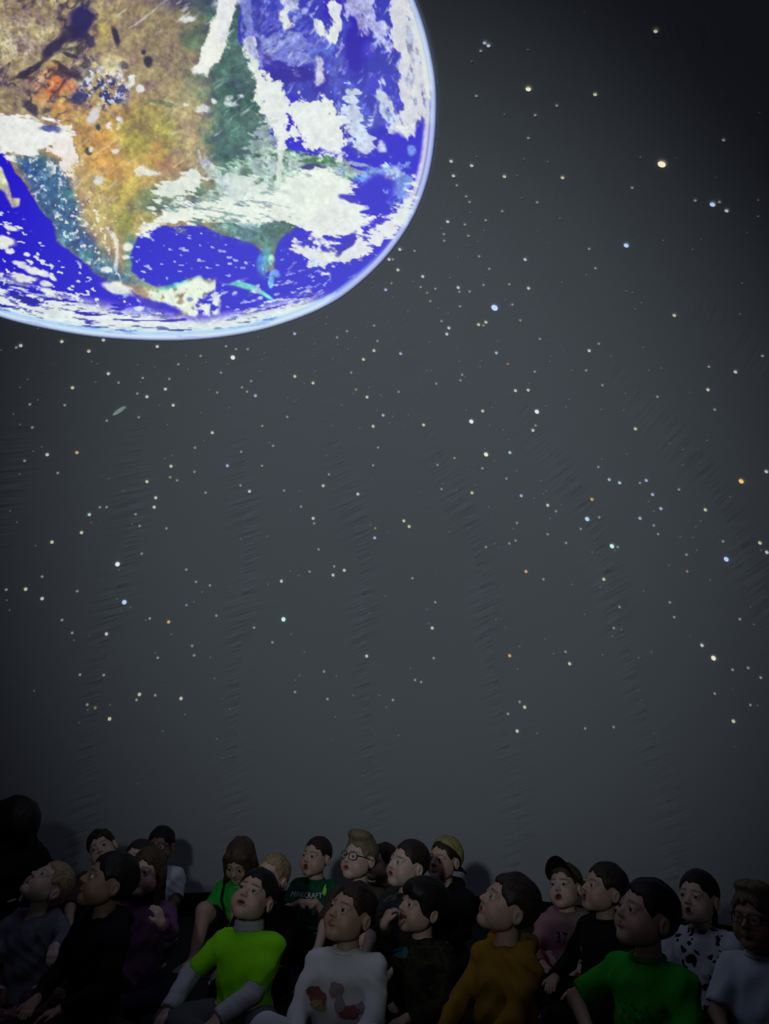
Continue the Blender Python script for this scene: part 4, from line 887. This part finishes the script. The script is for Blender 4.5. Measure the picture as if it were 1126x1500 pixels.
# ------------------------------------------------------------------ the children sitting on the floor (and one grown-up at the side)
def crowd():
    # back rows first
    A = person('A', 17, 1214, 3.85, 150, 5, 0, 168, TAN, 'bowl', BLACK_H, 'hoodie', BLK, GY, 'grown-up in black clothes with dark hair sitting behind the fair haired child', sc_=1.4, legs='kneel', lean=(0, -.03), extras=('shawl',))
    C = person('C', 149, 1243, 4.3, 12, 14, -26, 15, PALE, 'short', DARK_H, 'tee', cloth((.10, .05, .05)), NAVY, 'dark haired child tilting the head sideways behind a child in black', mouth='closed', legs='kneel', lean=(0, .05))
    F = person('F', 203, 1262, 3.95, 30, 20, -8, 25, PALE, 'short', DARK_H, 'tee', cloth((.04, .04, .05)), NAVY, 'child mostly hidden behind the long haired girl, only the forehead showing', legs='kneel', lean=(0, .02))
    G = person('G', 235, 1239, 4.5, 18, 4, 0, 10, BROWN, 'short', BLACK_H, 'tee', cloth((.56, .58, .62)), cloth((.36, .37, .40)), 'child with glasses in a plain white t-shirt sitting against the dome wall', lean=(0, .06), legs='kneel')
    glasses(G)
    I = person('I', 351, 1260, 4.15, 22, -30, 6, 28, LIGHT, 'down', BRN_H, 'tee', cloth((.03, .42, .05)), GY, 'brown haired child in green t-shirt with head bowed, holding a shoe', legs='mid', extras=('shorts', ('shoe', (.20, .18, .14))), lean=(0, -.03),
               arms=dict(R=((264, 1430, 3.72), (-.15, -.35, -.9), (.5, .8, 0), .45, (-1, .2, -.3)), L=((318, 1420, 3.8), (-.6, -.5, -.6), (0, .5, -.8), .4, (1, .3, 0))))
    V, Fc = tube([I['at'](.40)+Vector((-.066, -.062, .060)), I['at'](.36)+Vector((-.055, -.112, .01)), I['at'](.27)+Vector((-.02, -.118, 0)), I['at'](.17)+Vector((.03, -.110, 0))], [.006]*4); link('strap', mesh_np('strap', V, Fc), BLK, I['g'])
    J = person('J', 396, 1285, 3.62, 30, 22, 10, 25, PALE, 'short', BLOND_H, 'long', BLK, GY, 'fair haired child in black, mostly hidden behind the boy in lime', legs='kneel', lean=(0, .05), arms=None)
    Lb = person('L', 463, 1255, 4.25, 36, 12, 4, 25, LIGHT, 'crew', DARK_H, 'tee', cloth((.008, .075, .032), 'camo', (.008, .10, .05), (.012, .055, .034), 14), BLK, 'open mouthed boy in dark green t-shirt with white lettering across the chest', mouth='open', legs='kneel', lean=(0, .05),
                arms=dict(R=((440, 1322, 4.0), (.8, -.4, .1), (0, .3, -.9), .5, (-.6, .6, -.6)), L=((462, 1322, 4.0), (-.8, -.4, .1), (0, .3, -.9), .5, (.6, .6, -.6))))
    tv, tf = text_mesh('MINECRAFT', .037); drape(Lb['g'], [(x*.92, y) for x, y, *_ in tv], tf, -.01, Lb['nb'].z-.055, cloth((.62, .72, .70)), 'lettering')
    for i, (cx, cz, rx, rz_, c) in enumerate([(-.05, -.16, .018, .026, (.02, .30, .24)), (.045, -.135, .014, .022, (.02, .34, .26)), (.09, -.03, .010, .028, (.35, .75, .03)), (-.075, -.20, .02, .014, (.03, .30, .25)), (.05, -.21, .03, .010, (.05, .36, .30))]):
        v, f = blotch(rx, rz_, i); drape(Lb['g'], v, f, cx, Lb['nb'].z+cz, cloth(c), 'print')
    M = person('M', 526, 1257, 3.75, 42, 16, 2, 30, PALE, 'quiff', (.16, .13, .07), 'tee', cloth((.07, .05, .035)), BLK, 'boy with dark framed glasses and a tall swept up quiff of hair', mouth='parted', legs='kneel', lean=(0, .04))
    glasses(M)
    N = person('N', 559, 1264, 4.35, 46, 16, 4, 30, LIGHT, 'short', DARK_H, 'tee', cloth((.05, .045, .03)), NAVY, 'dark haired boy squeezed between the boy with glasses and the cropped boy', legs='kneel', lean=(0, .05), mouth='parted')
    O = person('O', 597, 1266, 3.42, 52, 17, 6, 35, PALE, 'crew', DARK_H, 'tee', cloth((.03, .03, .028), 'camo', (.02, .035, .045), (.10, .085, .06), 16), BLK, 'pale boy with closely cropped hair and bright upturned face, in dark patterned shirt', mouth='parted', legs='kneel', lean=(0, .04), eyec=(.10, .16, .22), chub=.006)
    Q = person('Q', 650, 1259, 3.92, 36, 10, 4, 20, LIGHT, 'crew', DARK_H, 'hoodie', BLK, BLK, 'boy in black hoodie wearing a yellow olive cap turned backwards', mouth='closed', lean=(0, .04))
    ball_cap(Q, cloth((.34, .29, .10), 'camo', (.24, .21, .075), (.30, .26, .11), 16), BLK, True, -26)
    B = person('B', 70, 1297, 3.36, 55, 52, 12, 20, PALE, 'short', BLOND_H, 'hoodie', cloth((.16, .17, .19), 'heather', (.10, .11, .125), None, 30), cloth((.10, .05, .05), 'camo', (.20, .09, .09), (.05, .03, .03), 24), 'fair haired child in grey hooded sweatshirt gazing steeply upward', lean=(0, .05),
               arms=dict(L=((76, 1398, 2.92), (.2, -.7, -.4), (0, .3, -1), .4, (.9, .3, -.4))))
    E = person('E', 214, 1279, 3.50, 24, 14, 4, 10, PALE, 'long', BRN_H, 'long', cloth((.16, .07, .15)), NAVY, 'girl with long brown hair down her shoulder, in a purple pink sweater', lean=(0, .03),
               arms=dict(L=((236, 1352, 3.20), (-.3, -.1, .9), (-.8, .4, 0), .5, (.6, -.2, -1))))
    D = person('D', 158, 1291, 2.98, 78, 24, 0, 55, TAN, 'short', BLACK_H, 'hoodie', cloth((.010, .009, .013)), cloth((.022, .015, .010)), 'dark haired child in a bulky black hooded top beside the fair haired child in grey', legs='cross', legturn=30, lean=(0, .0), sc_=1.04)
    K = person('K', 372, 1313, 3.08, 22, 31, 14, 28, LIGHT, 'short', BLACK_H, 'tee', cloth((.25, .80, .012)), cloth((.11, .11, .115)), 'boy in bright lime t-shirt over a grey roll neck and white sleeves', mouth='parted', lean=(0, .01), legs='cross', extras=(('shoe', (.22, .22, .23)),),
               arms=dict(R=((246, 1482, 2.84), (-.35, -.8, -.35), (.3, .2, -.9), .4, (-.8, .5, -.4)), L=((318, 1492, 2.80), (-.5, -.7, -.3), (.3, .2, -.9), .4, (.9, .4, -.4))), sc_=1.02)
    def arm_sleeve(I, m, r=.010):
        for S, E_, W, hd, hn, cu in I['arm'].values():
            pr = [('c', S+(E_-S)*.72, E_, .028+r, .029+r, .01), ('s', E_, E_+(W-E_)*.97, .028+r, .022+r, .012)]
            lo, hi = bounds(pr)
            link('sleeve', mesh_np('sleeve', *surface(lambda P: ev(P, pr)+folds(P, 1.6, 3)*.0035, *[uniform(lo[a], hi[a], .0075) for a in range(3)])), m, I['o'])
    arm_sleeve(K, cloth((.50, .50, .54)))
    ax = (K['neckT']-K['nb']).normalized()
    for q, hh in enumerate((.012, .028)):
        V, Fc = ring(K['nb']+Vector((0, .004, .008))+ax*hh, ax+Vector((0, -.12, .2)), .052-.002*q, .052-.002*q, .0115, 16, .25); link('roll_neck', mesh_np('roll_neck', V, Fc), cloth((.34, .36, .35)), K['g'])
    Y = person('Y', 513, 1338, 2.74, 40, 24, 8, 22, (.44, .27, .18), 'short', DARK_H, 'long', cloth((.70, .70, .68)), cloth((.66, .67, .70)), 'boy in white sweatshirt with a red and yellow print and white trousers', mouth='closed', lean=(0, .04), legs='half', extras=(('shoe', (.3, .3, .3)),))
    for i, (cx, cz, rx, rz_, c) in enumerate([(-.085, -.20, .030, .026, (.26, .10, .09)), (-.05, -.215, .024, .030, (.28, .10, .09)), (-.065, -.235, .036, .018, (.34, .28, .13)), (.0, -.17, .030, .030, (.36, .28, .27)), (.055, -.245, .040, .022, (.27, .10, .10)), (.095, -.225, .020, .016, (.30, .25, .36)), (.02, -.215, .020, .026, (.33, .28, .27))]):
        v, f = blotch(rx, rz_, 20+i); drape(Y['g'], v, f, cx, Y['nb'].z+cz*.8+.045, cloth(c), 'print', 0, 0, .003+.0006*i)
    P = person('P', 618, 1328, 3.02, 58, 18, 8, 35, LIGHT, 'bowl', BLACK_H, 'long', cloth((.012, .013, .010), 'camo', (.034, .034, .012), (.020, .022, .012), 16), BLK, 'boy with black bowl haircut in dark camouflage shirt, hand raised to mouth', legturn=25, lean=(0, .03),
               arms=dict(R=((561, 1350, 2.82), (.45, .25, .85), (.9, .3, -.2), .75, (-.7, -.3, -1))))
    v, f = blotch(.030, .020, 55); drape(P['g'], v, f, -.03, P['nb'].z-.028, cloth((.03, .12, .15)), 'print')
    R = person('R', 744, 1326, 2.60, 70, 30, 6, 50, LIGHT, 'short', DARK_H, 'hoodie', cloth((.30, .16, .015)), cloth((.010, .010, .012)), 'boy in mustard yellow hoodie seen from the side looking steeply up', mouth='parted', legturn=15, lean=(0, .03), chub=.004)
    S = person('S', 827, 1300, 3.75, 24, 20, -6, 10, PALE, 'crew', BRN_H, 'hoodie', cloth((.34, .17, .20), 'dye', (.20, .19, .12), None, 6), cloth((.30, .03, .03)), 'child in a pink hoodie with a dark number, wearing a black peaked cap', mouth='open', lean=(0, .05))
    ball_cap(S, cloth((.07, .06, .02)), BLK, False, -20, -14)
    tv, tf = text_mesh('37', .062); drape(S['g'], [(x, y) for x, y, *_ in tv], tf, -.015, S['nb'].z-.075, cloth((.035, .04, .04)), 'lettering')
    T = person('T', 884, 1302, 3.25, 58, 20, 4, 50, LIGHT, 'short', DARK_H, 'long', BLK, BLK, 'boy with open mouth in plain black shirt beside the pink hoodie', mouth='open', lean=(0, .03))
    tv, tf = text_mesh('M', .030); drape(T['g'], [(x, y) for x, y, *_ in tv], tf, -.055, T['nb'].z-.11, cloth((.30, .45, .05)), 'lettering')
    U = person('U', 946, 1340, 2.46, 54, 22, 4, 30, LIGHT, 'short', BLACK_H, 'tee', cloth((.03, .38, .022)), BLK, 'dark haired boy in green t-shirt with scattered print on the chest', mouth='closed', lean=(0, .02), sc_=1.04, chub=.006,
               arms=dict(R=((862, 1512, 2.36), (-.1, -.6, -.7), (.4, .2, -.8), .4, (-.7, .5, -.5))))
    rr = random.Random(9)
    for i in range(12):
        v, f = blotch(rr.uniform(.004, .009), rr.uniform(.003, .007), 70+i, 8); drape(U['g'], v, f, -.07+.014*i+rr.uniform(-.006, .006), U['nb'].z-.125+rr.uniform(-.022, .022), cloth((.06, .14, .03) if i % 3 else (.16, .18, .12)), 'print')
    Vg = person('V', 1022, 1315, 3.15, 26, 14, 2, 18, PALE, 'pony', BLACK_H, 'tee', cloth((.62, .65, .68), 'leopard', (.012, .012, .014), None, 26), BLK, 'girl with dark ponytail in white shirt with black spotted front', mouth='o', legs='kneel', lean=(0, .03),
                arms=dict(L=((1066, 1486, 2.92), (-.3, -.6, -.7), (-.4, .3, -.8), .35, (.9, .2, -.3))))
    wt = cloth((.64, .68, .72))
    for S_, E_, W_, hd, hn, cu in Vg['arm'].values():
        pr = [('s', S_, S_+(E_-S_)*.98, .056, .060, .02)]; lo, hi = bounds(pr)
        link('sleeve', mesh_np('sleeve', *surface(lambda P_: ev(P_, pr)+folds(P_, 1.1, 5)*.006, *[uniform(lo[a], hi[a], .008) for a in range(3)])), wt, Vg['g'])
    W = person('W', 1108, 1345, 2.68, 26, 8, 2, 15, TAN, 'messy', (.14, .10, .06), 'tee', cloth((.54, .62, .68)), BLK, 'child with glasses and tousled light hair in pale blue t-shirt', lean=(0, .03))
    glasses(W, (.05, .02, .015))
    # bright tags on the grown-up's jacket
    ca = math.radians(168)
    for (cx, cz, rx, rz_, rot, c, nm) in [(.085, -.105, .007, .028, -.45, (.42, .62, .02), 'tag'), (.035, -.135, .026, .006, .1, (.30, .30, .30), 'tag'), (.072, -.135, .008, .009, 0, (.34, .30, .28), 'tag')]:
        v, f = blotch(rx, rz_, 3); drape(A['g'], v, f, cx, A['nb'].z+cz, cloth(c), nm, ca, rot)
    return A
crowd()
for r in REPORT: print('PERSON', r)
